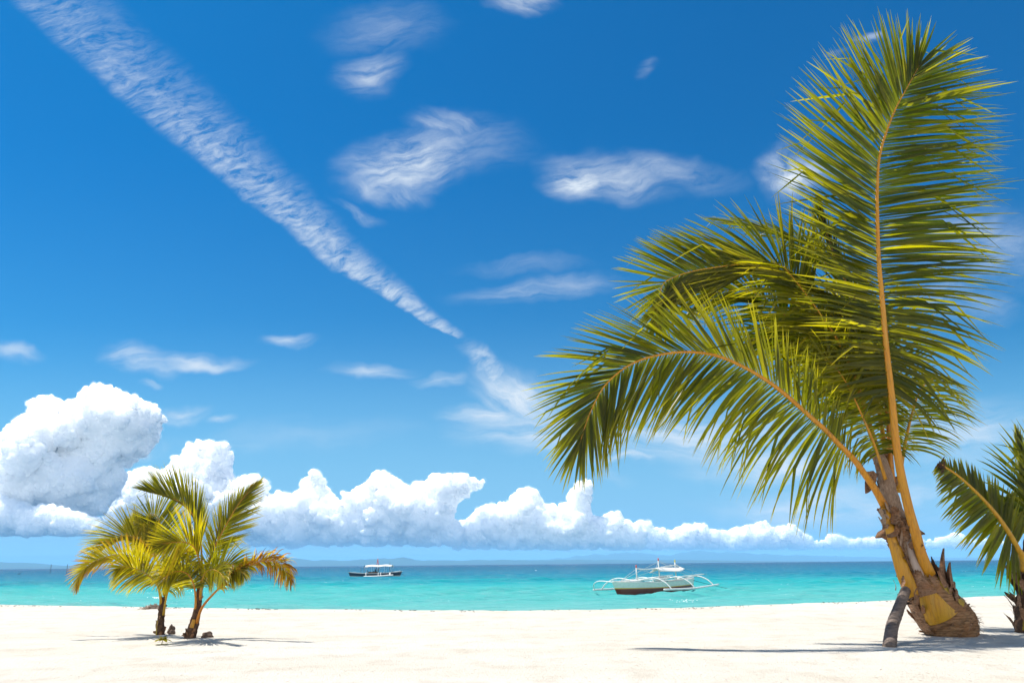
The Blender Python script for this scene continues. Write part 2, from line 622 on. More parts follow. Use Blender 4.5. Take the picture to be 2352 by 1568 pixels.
# crest of the beach: points on the photograph's sand edge, brought down to the ground plane
CREST = [onz(x, y, 0.0) for x, y in ((-500, 1388), (-200, 1389), (0, 1391), (330, 1396.5), (600, 1401), (940, 1405), (1180, 1405), (1400, 1401.5), (1620, 1396.5),
                                     (1837, 1389), (2060, 1382), (2266, 1371.5), (2352, 1369), (2600, 1362), (2900, 1352))]
CX = np.array([p.x for p in CREST]); CYY = np.array([p.y for p in CREST])


def crest_y(x):
    return float(np.interp(x, CX, CYY))


def nz(x, y, z=0.0):
    return noise.noise(Vector((x, y, z)))


def axis(*segs):
    out = []
    for a, b, step in segs:
        out += list(np.arange(a, b, step))
    return out


def sand_z(x, y):
    c = crest_y(x) + .10 * nz(x * 1.3, 3.1) + .05 * nz(x * 6, 8.2)
    d = y - c
    z = .012 * nz(x * .35, y * .5) + .008 * nz(x * 1.1, y * 1.9, 4.0) + .0045 * nz(x * 4.2, y * 5.1, 7.0) + .0035 * nz(x * 9.0, y * 10.0, 2.0) - .016 * max(0, nz(x * 2.3, y * 2.6, 11.0) - .42)
    if d < 0:
        z += .022 * math.exp(-(d / 1.2) ** 2) * (1 + .5 * nz(x * 1.7, 1.1) + .5 * nz(x * 7, .2))
    else:
        z += .022 - .035 * min(d, .6) / .6 * .5 - max(d - .25, 0) * .15 * min(1, d)
    if y > 15 and d > 0: z = max(z, -3.2)
    return z


xs = axis((-400, -60, 20), (-60, -16, 2), (-16, 16, .075), (16, 60, 2), (60, 401, 20))
ys = axis((-120, -10, 10), (-10, 2, 1), (2, 16.5, .065), (16.5, 22, .3), (22, 44, 2))
vs_, fs_ = [], []
for y in ys:
    for x in xs:
        vs_.append((x, y, sand_z(x, y)))
nx = len(xs)
for j in range(len(ys) - 1):
    for i in range(nx - 1):
        fs_.append((j * nx + i, j * nx + i + 1, (j + 1) * nx + i + 1, (j + 1) * nx + i))


def sheet(name, v, f, mat):
    me = bpy.data.meshes.new(name)
    me.from_pydata(v, [], f)
    me.polygons.foreach_set('use_smooth', [True] * len(f))
    me.materials.append(mat)
    o = bpy.data.objects.new(name, me)
    COL.objects.link(o)
    return tag(o, kind='structure')


m, nt, out = material('white_coral_sand')
pos = nt.new('ShaderNodeNewGeometry').outputs['Position']
px_, py_, pz_ = nt.xyz(pos)
flat = nt.comb(px_, nt.m('MULTIPLY', py_, 1.0), 0)
band = nt.noise(nt.comb(nt.m('MULTIPLY', px_, .25), py_, 0), 1.1, 4, .6)
patch = nt.noise(flat, 2.6, 5, .6)
grain = nt.noise(flat, 70, 3, .7)
crumbs = nt.noise(flat, 22, 4, .7)
col = nt.mix(nt.mapr(band, .42, .70), SAND_LIGHT, SAND_WARM)
col = nt.mix(nt.mapr(patch, .50, .66, 0, .42), col, (.50, .425, .335))
spk = nt.noise(flat, 26, 3, .6)
col = nt.mix(nt.mapr(spk, .60, .74, 0, .6), col, (.30, .22, .15))
spk2 = nt.noise(nt.vm('ADD', flat, (13, 7, 0)), 90, 1, .5)
col = nt.mix(nt.mapr(spk2, .68, .78, 0, .5), col, (.35, .27, .2))
wet = nt.mapr(pz_, -.10, -.45)
col = nt.mix(wet, col, (.42, .36, .26))
h = nt.m('ADD', nt.m('MULTIPLY', grain, .5), nt.m('MULTIPLY', crumbs, 1.0))
principled(nt, out, col, .95, .1, h, 1.0, .026)
sheet('sand_beach', vs_, fs_, m)

# --- the sea: rows that widen with distance, real waves near the shore
m, nt, out = material('sea_water')
pos = nt.new('ShaderNodeNewGeometry').outputs['Position']
px_, py_, pz_ = nt.xyz(pos)
wob = nt.noise(nt.comb(nt.m('MULTIPLY', px_, .012), nt.m('MULTIPLY', py_, .05), 0), 1.0, 4, .6)
wob2 = nt.noise(nt.comb(nt.m('MULTIPLY', px_, .09), nt.m('MULTIPLY', py_, .35), 3), 1.0, 4, .6)
offs = nt.m('ADD', nt.m('MULTIPLY', nt.m('SUBTRACT', wob, .5), .9), nt.m('MULTIPLY', nt.m('SUBTRACT', wob2, .5), .35))
ld = nt.m('ADD', nt.m('LOGARITHM', nt.m('MAXIMUM', py_, 5.0), math.e), offs)       # how far out: the bottom falls away
f = nt.mapr(ld, math.log(22), math.log(1000))


def lf(y): return math.log(y / 22.0) / math.log(1000 / 22.0)


col = nt.ramp(f, [(0, (.20, .46, .37)), (lf(28), (.165, .43, .40)), (lf(38), (.088, .42, .40)), (lf(56), (.042, .395, .385)), (lf(70), (.010, .33, .365)),
                  (lf(88), (.004, .22, .30)), (lf(140), (.001, .15, .265)), (lf(300), (.0005, .085, .19)), (1, (.0, .04, .13))])
weed = nt.noise(nt.comb(nt.m('MULTIPLY', px_, .03), nt.m('MULTIPLY', py_, .16), 9), 1.0, 5, .62)
reef = nt.m('MULTIPLY', nt.mapr(weed, .52, .66), nt.m('MULTIPLY', nt.mapr(ld, math.log(60), math.log(95)), nt.mapr(ld, math.log(200), math.log(500), 1, 0)))
col = nt.mix(nt.m('MULTIPLY', reef, .55), col, (.003, .085, .16))
reflection_streaks = nt.noise(nt.comb(nt.m('MULTIPLY', px_, .45), nt.m('MULTIPLY', py_, 2.2), 0), 1.0, 5, .65)
col = nt.mix(nt.mapr(reflection_streaks, .46, .70, 0, .48), col, (.20, .44, .46))  # paler streaks paint wavelet reflections into the water colour
dk = nt.noise(nt.comb(nt.m('MULTIPLY', px_, .55), nt.m('MULTIPLY', py_, 1.9), 21), 1.0, 5, .65)
col = nt.mix(nt.mapr(dk, .48, .66, 0, .55), col, nt.mix(.5, col, (.0, .16, .22)))
w1 = nt.noise(nt.comb(nt.m('MULTIPLY', px_, 1.6), nt.m('MULTIPLY', py_, 4.2), 0), 1.0, 5, .65)
w2 = nt.noise(nt.comb(nt.m('MULTIPLY', px_, .22), nt.m('MULTIPLY', py_, .6), 5), 1.0, 4, .6)
bmp = nt.new('ShaderNodeBump')
bmp.inputs['Strength'].default_value = .8
bmp.inputs['Distance'].default_value = .45
nt.set(bmp.inputs['Height'], nt.m('ADD', nt.m('MULTIPLY', w1, .45), nt.m('MULTIPLY', w2, .9)))
dif = nt.new('ShaderNodeBsdfDiffuse'); nt.set(dif.inputs[0], nt.mix(1.0, col, (ALB, ALB, ALB), 'MULTIPLY')); nt.l.new(bmp.outputs[0], dif.inputs['Normal'])
glo = nt.new('ShaderNodeBsdfGlossy'); glo.inputs['Roughness'].default_value = .10; nt.l.new(bmp.outputs[0], glo.inputs['Normal'])
fr = nt.new('ShaderNodeFresnel'); fr.inputs['IOR'].default_value = 1.33; nt.l.new(bmp.outputs[0], fr.inputs['Normal'])
mx = nt.new('ShaderNodeMixShader')
nt.set(mx.inputs[0], nt.mapr(fr.outputs[0], 0, 1, .0, .38))
nt.l.new(dif.outputs[0], mx.inputs[1]); nt.l.new(glo.outputs[0], mx.inputs[2])
nt.l.new(mx.outputs[0], out.inputs[0])

rng = np.random.default_rng(11)
waves = []
for wl in np.geomspace(.55, 7.0, 30):
    th = rng.normal(math.pi / 2 + .15, .55)
    k = 2 * math.pi / wl
    waves.append((k * math.cos(th), k * math.sin(th), .013 * wl ** .70, rng.uniform(0, 6.28), wl))
rows, y = [], 16.0
while y < 28000:
    rows.append(y)
    y *= 1.0035 if y < 120 else (1.008 if y < 400 else 1.09)
cols = np.concatenate([np.linspace(-3.2, -1.0, 12)[:-1], np.linspace(-1.0, 1.0, 620), np.linspace(1.0, 3.2, 12)[1:]])
Yg, Ug = np.meshgrid(np.array(rows), cols, indexing='ij')
Xg = Ug * (Yg + 2.0)
Xg = np.where(np.abs(Ug) > 1.0, np.sign(Ug) * (np.abs(Xg) + (np.abs(Ug) - 1) / 2.2 * 500 * (Yg < 9000)), Xg)
Xg = np.clip(Xg, -28500, 28500)
Zg = np.zeros_like(Xg)
for kx, ky, am, ph, wl in waves:
    fade = np.clip(1.3 - Yg / (wl * 60.0), 0, 1)
    p_ = kx * Xg + ky * Yg + ph
    Zg += am * fade * (np.sin(p_) + .28 * np.sin(2 * p_ + 1.2))
amp = .65 + .5 * np.sin(Xg * .11 + 1.0) * np.sin(Yg * .17)
shore = np.exp(-((Yg - 24 - .6 * np.sin(Xg * .3)) / 1.0) ** 2) * .05
Zg = WATER_Z + Zg * amp + shore
V_ = np.stack([Xg, Yg, Zg], -1).reshape(-1, 3)
nc = len(cols); nr = len(rows)
idx = np.arange(nr * nc).reshape(nr, nc)
F_ = np.stack([idx[:-1, :-1], idx[:-1, 1:], idx[1:, 1:], idx[1:, :-1]], -1).reshape(-1, 4)
sheet('sea_water', V_.tolist(), F_.tolist(), m)

# --- hills on the far coast
m, nt, out = material('forest_on_hills')
pos = nt.new('ShaderNodeNewGeometry').outputs['Position']
n = nt.noise(pos, 1 / 300.0, 5, .6)
principled(nt, out, nt.mix(n, (.02, .045, .02), (.07, .11, .045)), .9, .1)


def hills(prof, Y, depth=1500.0, seed=0.0):
    """a coastal ridge: prof = (x on the photograph, height in its pixels above the waterline)"""
    X = np.array([(p[0] - 1176) / FPX * Y * 1.05 for p in prof]); H = np.array([p[1] / FPX * Y * 1.05 for p in prof])
    gx = np.linspace(X[0], X[-1], 420); v, f = [], []
    prs = [-1.0, -.75, -.5, -.25, 0, .3, .6, 1.0]
    for j, q in enumerate(prs):
        for x in gx:
            h0 = float(np.interp(x, X, H))
            sh = max(0, 1 - abs(q) ** 1.4)
            w = 1 + .25 * nz(x / 900, q * 1.3, seed) + .16 * nz(x / 260, q * 2, seed + 3) + .08 * nz(x / 80, q * 3, seed + 5)
            v.append((x, Y + q * depth + 300 * nz(x / 1400, seed), WATER_Z - 1.0 + h0 * sh * w))
    n_ = len(gx)
    for j in range(len(prs) - 1):
        for i in range(n_ - 1):
            f.append((j * n_ + i, j * n_ + i + 1, (j + 1) * n_ + i + 1, (j + 1) * n_ + i))
    return sheet('hills', v, f, m)


hills([(-900, 10), (-100, 12), (0, 13), (90, 14), (150, 12), (200, 7), (300, 5), (480, 0)], 10500, seed=1)
hills([(480, 0), (560, 9), (640, 16), (700, 17), (760, 12), (800, 13), (850, 11), (880, 14), (950, 15), (985, 9), (1100, 9), (1300, 8), (1500, 6), (1700, 2), (1800, 0)], 12500, seed=2)
hills([(1180, 0), (1250, 10), (1340, 18), (1420, 20), (1500, 17), (1560, 22), (1640, 20), (1720, 14), (1850, 10), (2000, 7), (2200, 4), (2400, 0)], 19500, seed=3)

# --- the air
if HAZE_ON:
    hb = MB()
    z0, z1 = -4.6, 290.0
    hb.box((0, 14000, (z0 + z1) / 2), (60000, 30500, z1 - z0))
    m, nt, out = material('haze')
    pv = nt.new('ShaderNodeVolumePrincipled')
    pv.inputs['Color'].default_value = (.30, .66, 1.0, 1)
    pv.inputs['Density'].default_value = HAZE_DENS
    pv.inputs['Anisotropy'].default_value = 0.0
    nt.l.new(pv.outputs[0], out.inputs['Volume'])
    ho = hb.build('haze', m, smooth=False)
    tag(ho, kind='stuff')
# ------------------------------------------------------------------ palms
def leaf_mat():
    m, nt, out = material('palm_leaflet')
    t = nt.attr('va')            # 0 at the midrib .. 1 at the leaflet tip
    k = nt.attr('vb')            # 0 deep green .. 1 yellow .. 1.5 dry orange
    pos = nt.new('ShaderNodeNewGeometry').outputs['Position']
    n = nt.noise(pos, 9.0, 3, .6)
    kk = nt.m('ADD', k, nt.m('MULTIPLY', nt.m('SUBTRACT', n, .5), .35))
    kk = nt.m('ADD', kk, nt.mapr(t, .6, 1.0, 0, .34))
    f = nt.m('MULTIPLY', kk, .5, clamp=True)
    base = nt.ramp(f, [(0, (.040, .060, .005)), (.12, (.080, .092, .006)), (.27, (.23, .205, .010)), (.45, (.50, .36, .015)), (.60, (.50, .23, .018)), (.78, (.36, .155, .03)),
                       (1, (.12, .06, .03))])
    tran = nt.ramp(f, [(0, (.25, .27, .002)), (.12, (.44, .42, .003)), (.27, (.74, .66, .006)), (.45, (1.0, .78, .010)), (.60, (.95, .45, .012)), (.78, (.45, .18, .02)),
                       (1, (.06, .03, .01))])
    p = nt.new('ShaderNodeBsdfPrincipled')
    nt.set(p.inputs['Base Color'], nt.mix(1.0, base, (ALB, ALB, ALB), 'MULTIPLY'))
    p.inputs['Roughness'].default_value = .38
    p.inputs['Specular IOR Level'].default_value = .40
    tr = nt.new('ShaderNodeBsdfTranslucent'); nt.set(tr.inputs[0], nt.mix(1.0, tran, (ALB, ALB, ALB), 'MULTIPLY'))
    mx = nt.new('ShaderNodeMixShader'); mx.inputs[0].default_value = .64
    nt.l.new(p.outputs[0], mx.inputs[1]); nt.l.new(tr.outputs[0], mx.inputs[2])
    nt.l.new(mx.outputs[0], out.inputs[0])
    return m


def stalk_mat():
    m, nt, out = material('palm_leaf_stalk')
    k = nt.attr('vb')            # 0 green .. 1 orange
    t = nt.attr('va')
    pos = nt.new('ShaderNodeNewGeometry').outputs['Position']
    n = nt.noise(pos, 6.0, 4, .6)
    f = nt.m('ADD', k, nt.m('MULTIPLY', nt.m('SUBTRACT', n, .5), .5), clamp=True)
    col = nt.ramp(f, [(0, (.30, .23, .012)), (.4, (.54, .30, .008)), (.75, (.62, .26, .012)), (1, (.58, .19, .02))])
    spots = nt.noise(pos, 60.0, 2, .5)
    col = nt.mix(nt.mapr(spots, .68, .76, 0, .6), col, (.12, .05, .02))
    st = nt.noise(nt.vm('MULTIPLY', pos, (55, 55, 2.5)), 1.0, 4, .65)
    col = nt.mix(nt.mapr(st, .46, .72, 0, .65), col, (.26, .115, .014))
    pale = nt.noise(nt.vm('MULTIPLY', pos, (30, 30, 1.2)), 1.0, 3, .6)
    col = nt.mix(nt.mapr(pale, .56, .74, 0, .5), col, (.52, .36, .10))
    scar = nt.noise(nt.vm('MULTIPLY', pos, (8, 8, 5)), 1.0, 5, .7)
    col = nt.mix(nt.mapr(scar, .60, .72, 0, .75), col, (.10, .05, .02))
    principled(nt, out, col, .45, .35, nt.m('ADD', st, nt.m('MULTIPLY', scar, .6)), .5, .006)
    return m


def fibre_mat(name, light, dark, scale=1.0, stripe=(60, 60, 8), warm=None):
    m, nt, out = material(name)
    pos = nt.new('ShaderNodeNewGeometry').outputs['Position']
    n = nt.noise(nt.vm('MULTIPLY', pos, stripe), scale, 5, .65)
    n2 = nt.noise(pos, 9.0, 5, .65)
    col = nt.mix(nt.mapr(n, .30, .68), dark, light)
    col = nt.mix(nt.mapr(n2, .42, .66, 0, .8), col, warm or dark)
    a = nt.attr('va')
    col = nt.mix(nt.mapr(a, .75, 1.0, 0, .6), col, dark)
    principled(nt, out, col, .85, .15, nt.m('ADD', n, nt.m('MULTIPLY', n2, 1.2)), .8, .012)
    return m


M_LEAF, M_STALK = leaf_mat(), stalk_mat()
M_FIBRE = fibre_mat('palm_sheath_fibre', (.50, .36, .26), (.20, .125, .08), 1.0, (90, 90, 22), (.36, .23, .15))
M_HUSK = fibre_mat('dry_husk', (.46, .28, .17), (.08, .04, .022), 1.0, (30, 30, 60), (.30, .135, .06))
M_BULB = fibre_mat('ringed_trunk_fibre', (.48, .28, .14), (.07, .034, .018), 1.0, (9, 9, 75), (.33, .15, .06))
M_LOG = fibre_mat('grey_ringed_log', (.27, .205, .165), (.075, .055, .045), 1.0, (16, 16, 55), (.19, .15, .125))
M_YOUNG = fibre_mat('young_trunk_fibre', (.17, .10, .06), (.030, .017, .012), 1.0, (40, 40, 30), (.10, .05, .03))


def spline(pts, n):
    """Catmull-Rom through pts, n samples evenly spaced along it"""
    P = [Vector(p) for p in pts]
    P = [P[0] * 2 - P[1]] + P + [P[-1] * 2 - P[-2]]
    dense = []
    for i in range(1, len(P) - 2):
        p0, p1, p2, p3 = P[i - 1], P[i], P[i + 1], P[i + 2]
        for k in range(24):
            t = k / 24
            dense.append(.5 * ((2 * p1) + (p2 - p0) * t + (2 * p0 - 5 * p1 + 4 * p2 - p3) * t * t + (3 * p1 - p0 - 3 * p2 + p3) * t ** 3))
    dense.append(P[-2])
    s = [0.0]
    for a, b in zip(dense, dense[1:]): s.append(s[-1] + (b - a).length)
    out, j = [], 0
    for i in range(n):
        d = s[-1] * i / (n - 1)
        while j < len(s) - 2 and s[j + 1] < d: j += 1
        u = (d - s[j]) / max(s[j + 1] - s[j], 1e-9)
        out.append(dense[j].lerp(dense[j + 1], min(max(u, 0), 1)))
    return out, s[-1]


def lerp_tab(tab, t):
    if not isinstance(tab, (list, tuple)): return tab
    for (a, va), (b, vb) in zip(tab, tab[1:]):
        if t <= b: return va + (vb - va) * max(0, t - a) / max(b - a, 1e-9)
    return tab[-1][1]


def frond(parent, pts, r0, r1, start, n, length, angle, face, droop=(.4, .4), width=.024, tint=0.3, tintj=.18, stalk=.7, seed=0, twist=25, lift=(0, 0),
          wave=.06, sides=(1, 1), label=None, curl=0.0, jitter=1.0, segs=7, broken=.03, kmid=None, nr=60, flat=None):
    """one feather leaf: a tapering stalk through pts (points of the photograph with their distance) and leaflets on both sides.
    length / angle: tables over 0..1 along the feathered part, or a pair of tables, one per side"""
    rng = random.Random(seed * 131 + 5)
    P3 = [at(*p) for p in pts]
    path, L = spline(P3, nr)
    st = MB()
    rads = [r0 + (r1 - r0) * (i / (nr - 1)) ** .62 for i in range(nr)]
    st.tube(path, rads, 8, a=[i / (nr - 1) for i in range(nr)], b=stalk, squash=(Vector(face).normalized(), .7))
    so = st.build('frond', M_STALK, parent)
    if label: so['label'] = label
    lf = MB()
    face = Vector(face).normalized()
    G = Vector((0, 0, -1))
    for side in (0, 1):
        if not sides[side]: continue
        sg = 1 if side == 0 else -1
        ltab = length[side] if isinstance(length[0][0], (list, tuple)) else length
        atab = angle[side] if isinstance(angle[0][0], (list, tuple)) else angle
        nn = int(n * 1.28 * sides[side])
        for i in range(nn):
            t = (i + .5 + rng.uniform(-.3, .3) * jitter) / nn
            u = start + (1 - start) * t
            q = u * (nr - 1); j = min(int(q), nr - 2)
            base = path[j].lerp(path[j + 1], q - j)
            T = (path[min(j + 2, nr - 1)] - path[max(j - 1, 0)]).normalized()
            S = T.cross(face).normalized() * sg
            N = S.cross(T).normalized() * sg
            if N.dot(face) < 0: N = -N
            al = R(lerp_tab(atab, t) + rng.gauss(0, 2.6) * jitter)
            li = R(lerp_tab(lift[side], t) + rng.gauss(0, 5) * jitter)
            d = T * math.cos(al) + (S * math.cos(li) + N * math.sin(li)) * math.sin(al)
            Ln = lerp_tab(ltab, t) * LEN_K * rng.uniform(.90, 1.06)
            if rng.random() < broken: Ln *= rng.uniform(.45, .8)
            dr = lerp_tab(droop[side], t) * rng.uniform(.75, 1.25)
            wd = width * WID_K * (.75 + .5 * min(1, Ln / max(max(x[1] for x in ltab) * LEN_K, 1e-6))) * rng.uniform(.85, 1.12)
            tb = tint + rng.gauss(0, tintj)
            tw = R(rng.gauss(0, twist))
            cu = curl * rng.uniform(.2, 1.6)
            kb = rng.uniform(.35, .8) if (broken and rng.random() < broken * 2.0) else None
            p = base.copy(); prev = None
            step = Ln / segs
            ph = rng.uniform(0, 6.28)
            cax = d.cross(N).normalized()
            for s_ in range(segs + 1):
                w_ = s_ / segs
                # width along the leaflet
                ww = wd * (min(1, .35 + 3.2 * w_) * (1 - w_ ** 2.2) + .02)
                Nn = (N - d * N.dot(d)).normalized()
                side_v = d.cross(Nn).normalized()
                bl = (side_v * math.cos(tw) + Nn * math.sin(tw))
                up = (Nn * math.cos(tw) - side_v * math.sin(tw))
                ku = max(-.3, tb + (.0 if kmid is None else kmid * w_))
                a1 = lf.vert(p + bl * ww * .5, w_, ku)
                c1 = lf.vert(p + up * ww * .16, w_, ku)
                b1 = lf.vert(p - bl * ww * .5, w_, ku)
                if prev:
                    lf.face(prev[0], a1, c1, prev[1]); lf.face(prev[1], c1, b1, prev[2])
                prev = (a1, c1, b1)
                bend = dr * (w_ + .25) / segs * 1.6
                if kb is not None and w_ < kb <= w_ + 1 / segs: bend += rng.uniform(.6, 1.4)
                d = (d + G * bend + side_v * math.sin(ph + w_ * 5) * wave / segs * 2).normalized()
                if cu: d = (Matrix.Rotation(cu / segs * (.3 + w_ * 1.4), 3, cax) @ d).normalized()
                p = p + d * step
    o = lf.build('leaflets', M_LEAF, so)
    return so


def shell(mb, path, rads, t0, t1, an0, an1, ref, off=0.01, nt_=10, na=8, taper=1.0, va=(0, 0), vb=0.5, ragged=0.0, rng=random, flare=0.0):
    """a leaf base: a strip of the skin of the tube path / rads, standing a little proud of it"""
    n = len(path)
    grid = []
    ref = Vector(ref)
    for i in range(nt_ + 1):
        f = i / nt_
        t = t0 + (t1 - t0) * f
        q = t * (n - 1); j = max(0, min(int(q), n - 2))
        c = path[j].lerp(path[j + 1], q - j); r = rads[j] + (rads[j + 1] - rads[j]) * (q - j)
        T = (path[j + 1] - path[j]).normalized()
        e1 = (ref - T * ref.dot(T)).normalized(); e2 = T.cross(e1)
        mid = (an0 + an1) / 2; half = (an1 - an0) / 2 * (1 - (1 - taper) * f)
        row = []
        for k in range(na + 1):
            an = mid + half * (2 * k / na - 1)
            edge = 1 - abs(2 * k / na - 1) ** 3
            rr = r + off * (.35 + .65 * edge) + flare * f * f
            pp = c + (e1 * math.cos(an) + e2 * math.sin(an)) * rr
            if ragged and f > .7: pp = pp + T * rng.uniform(-ragged, ragged)
            row.append(mb.vert(pp, va[0] + (va[1] - va[0]) * f, vb))
        grid.append(row)
    for a, b in zip(grid, grid[1:]):
        for k in range(na):
            mb.face(a[k], a[k + 1], b[k + 1], b[k])


def flakes(mb, path, rads, count, t0, t1, size, rng, up=0.6, width=.5, ang=None, ref=Vector((0, -1, 0)), lift=.35, cupf=.25):
    """torn, curled pieces of dry husk around a trunk"""
    n = len(path)
    for _ in range(count):
        t = rng.uniform(t0, t1)
        q = t * (n - 1); j = max(0, min(int(q), n - 2))
        c = path[j].lerp(path[j + 1], q - j); r = rads[j] + (rads[j + 1] - rads[j]) * (q - j)
        T = (path[j + 1] - path[j]).normalized()
        e1 = (ref - T * ref.dot(T)).normalized(); e2 = T.cross(e1)
        an = rng.uniform(-math.pi, math.pi) if ang is None else rng.uniform(*ang)
        out = e1 * math.cos(an) + e2 * math.sin(an); tan = T.cross(out)
        d = (T * rng.uniform(up * .6, up * 1.3) + tan * rng.uniform(-.7, .7) + out * rng.uniform(-.10, .10)).normalized()
        L_ = size * rng.uniform(.5, 1.35); w = L_ * width * rng.uniform(.5, 1.2)
        p = c + out * (r * 1.0)
        prev = None
        v = rng.uniform(0, 1); tipk = rng.uniform(.35, .95)
        for s_ in range(5):
            f = s_ / 4
            ww = w * (1 - f ** 4 * tipk) * (.8 + .3 * math.sin(f * 3)) + .002
            sd = d.cross(out).normalized()
            jit = rng.uniform(-.12, .12) * w
            cup = out * (w * cupf)
            a_ = mb.vert(p + sd * (ww * .5 + jit) + cup * .0, f, v); b_ = mb.vert(p + cup * (1 - f) * .6, f, v); c_ = mb.vert(p - sd * (ww * .5 - jit), f, v)
            if prev: mb.face(prev[0], a_, b_, prev[1]); mb.face(prev[1], b_, c_, prev[2])
            prev = (a_, b_, c_)
            d = (d + out * rng.uniform(0, lift) + tan * rng.uniform(-.25, .25)).normalized()
            p = p + d * (L_ / 4)


def rough_tube(mb, path, rads, n, amp, fz, fa, rng_seed, a=0.0, b=0.5, ring=0.0, ringn=30, nflat=None):
    """tube with a knotted, ringed skin"""
    rings = []
    prev = None
    m_ = len(path)
    for i, p in enumerate(path):
        t = (path[min(i + 1, m_ - 1)] - path[max(i - 1, 0)]).normalized()
        u = t.orthogonal().normalized() if prev is None else (prev - t * prev.dot(t)).normalized()
        prev = u; w = t.cross(u)
        row = []
        for k in range(n):
            an = 2 * math.pi * k / n
            rr = rads[i] * (1 + amp * noise.noise(Vector((math.cos(an) * fa, math.sin(an) * fa, i / m_ * fz + rng_seed))) + amp * .5 * noise.noise(
                Vector((math.cos(an) * fa * 3, math.sin(an) * fa * 3, i / m_ * fz * 3 + rng_seed))))
            saw = (i / m_ * ringn + .4 * noise.noise(Vector((math.cos(an) * 1.5, math.sin(an) * 1.5, rng_seed)))) % 1.0
            rr *= 1 + ring * (saw - .5)
            row.append(mb.vert(p + (u * math.cos(an) + w * math.sin(an)) * rr, a, b))
        rings.append(row)
    for r0, r1 in zip(rings, rings[1:]):
        for k in range(n): mb.face(r0[k], r0[(k + 1) % n], r1[(k + 1) % n], r1[k])
    mb.f.append(tuple(reversed(rings[0]))); mb.f.append(tuple(rings[-1]))


CAMF = (0, -1, .1)
LEN_K, WID_K = 1.38, 1.0
# ------------------------------------------------------------------ the large leaning palm
GB = onz(2190, 1456, 0)                      # where its foot stands
YB = GB.y
palm = empty('palm_tree', (GB.x, GB.y, 0), 'large leaning coconut palm with tall upright front frond and swollen fibrous foot', 'palm tree')
rngp = random.Random(4)


def k3(x, y): return x * .23436 + 1898.75, y * .23436 + 1163.75
def k4(x, y): return x * .15625 + 1898.75, y * .15625 + 918.75
def k2(x, y): return x * .508 + 1163.75, y * .508 + 735
def kc(x, y): return x * .2343 + 1653.75, y * .2343 + 428.75
def k1(x, y): return x * .508 + 1163.75, y * .508


S_ = YB / FPX * 1.12                          # metres per pixel of the 2352 px copy hereabouts
ax = [(*k3(1330, 1315), YB + .05, .17), (*k3(1272, 1225), YB + .02, .258), (*k3(1195, 1125), YB, .282), (*k3(1105, 1020), YB - .02, .262), (*k3(1035, 910), YB - .03, .228),
      (*k3(975, 790), YB - .03, .185), (*k3(915, 670), YB - .03, .150), (*k3(860, 540), YB - .03, .125)]
tp, _ = spline([at(a, b, c) for a, b, c, r in ax], 70)
tl = [r for a, b, c, r in ax]
trr = [float(np.interp(i / 69, np.linspace(0, 1, len(tl)), tl)) for i in range(70)]
mb = MB()
rough_tube(mb, tp, trr, 64, .10, 9, 1.6, 3.0, ring=.07, ringn=20)
trunk = mb.build('trunk', M_BULB, palm)

# yellow living leaf bases that show through the husk
mb = MB()
shell(mb, tp, trr, .43, .72, R(-72), R(8), (0, -1, 0), .022, 14, 12, .55, vb=.55, ragged=.01)
shell(mb, tp, trr, .60, .80, R(22), R(74), (0, -1, 0), .012, 10, 8, .8, vb=.15)
shell(mb, tp, trr, .42, .50, R(28), R(66), (0, -1, 0), .020, 6, 6, .7, vb=.2, ragged=.01)
mb.build('leaf_base', M_STALK, trunk)
mb = MB()
for q in range(34):      # overlapping split leaf bases wrapped round the stem
    t0 = rngp.choice((.30, .38, .46, .54, .62, .70)) + rngp.uniform(-.03, .03)
    am = rngp.uniform(10, 290); wd = rngp.uniform(35, 80)
    if 290 < am + wd: am -= wd
    shell(mb, tp, trr, t0, min(.97, t0 + rngp.uniform(.14, .26)), R(am), R(am + wd), (0, -1, 0), rngp.uniform(.008, .03), 9, 10, rngp.uniform(.25, .75), va=(0, 1), vb=rngp.random(),
          ragged=.022, rng=rngp, flare=rngp.uniform(0, .05))
shell(mb, tp, trr, .66, .93, R(-70), R(-5), (0, -1, 0), .030, 9, 10, .5, va=(0, 1), vb=.4, ragged=.03, rng=rngp, flare=.02)
shell(mb, tp, trr, .40, .80, R(-108), R(-66), (0, -1, 0), .024, 9, 8, .6, va=(0, 1), vb=.9, ragged=.03, rng=rngp, flare=.02)
flakes(mb, tp, trr, 9, .44, .62, .16, rngp, .5, .5, ang=(R(18), R(115)), lift=.15)
flakes(mb, tp, trr, 9, .66, .92, .17, rngp, .9, .45, ang=(R(-100), R(130)), lift=.12)
flakes(mb, tp, trr, 8, .30, .75, .14, rngp, .8, .35, ang=(R(-120), R(-60)), lift=.2)
flakes(mb, tp, trr, 26, .06, .42, .08, rngp, .12, .30, lift=.12)
# the tall pointed husk on the right shoulder
for q, (t, an, L_, w) in enumerate(((.62, R(80), .44, .17), (.50, R(74), .36, .22), (.70, R(-88), .24, .10))):
    j = int(t * 69); T = (tp[j + 1] - tp[j]).normalized()
    e1 = (Vector((0, -1, 0)) - T * Vector((0, -1, 0)).dot(T)).normalized(); e2 = T.cross(e1)
    out = e1 * math.cos(an) + e2 * math.sin(an)
    p = tp[j] + out * trr[j]; d = (T + out * .10).normalized(); prev = None
    for s_ in range(8):
        f = s_ / 7; ww = w * (1 - f ** 1.6) + .004; sd = d.cross(out).normalized()
        r_ = [mb.vert(p + sd * ww * .5 - out * ww * .25, f, .5), mb.vert(p + out * .02, f, .5), mb.vert(p - sd * ww * .5 - out * ww * .25, f, .5)]
        if prev:
            for k in range(2): mb.face(prev[k], prev[k + 1], r_[k + 1], r_[k])
        prev = r_
        d = (d + out * .06 + Vector((0, 0, .05))).normalized(); p = p + d * L_ / 7
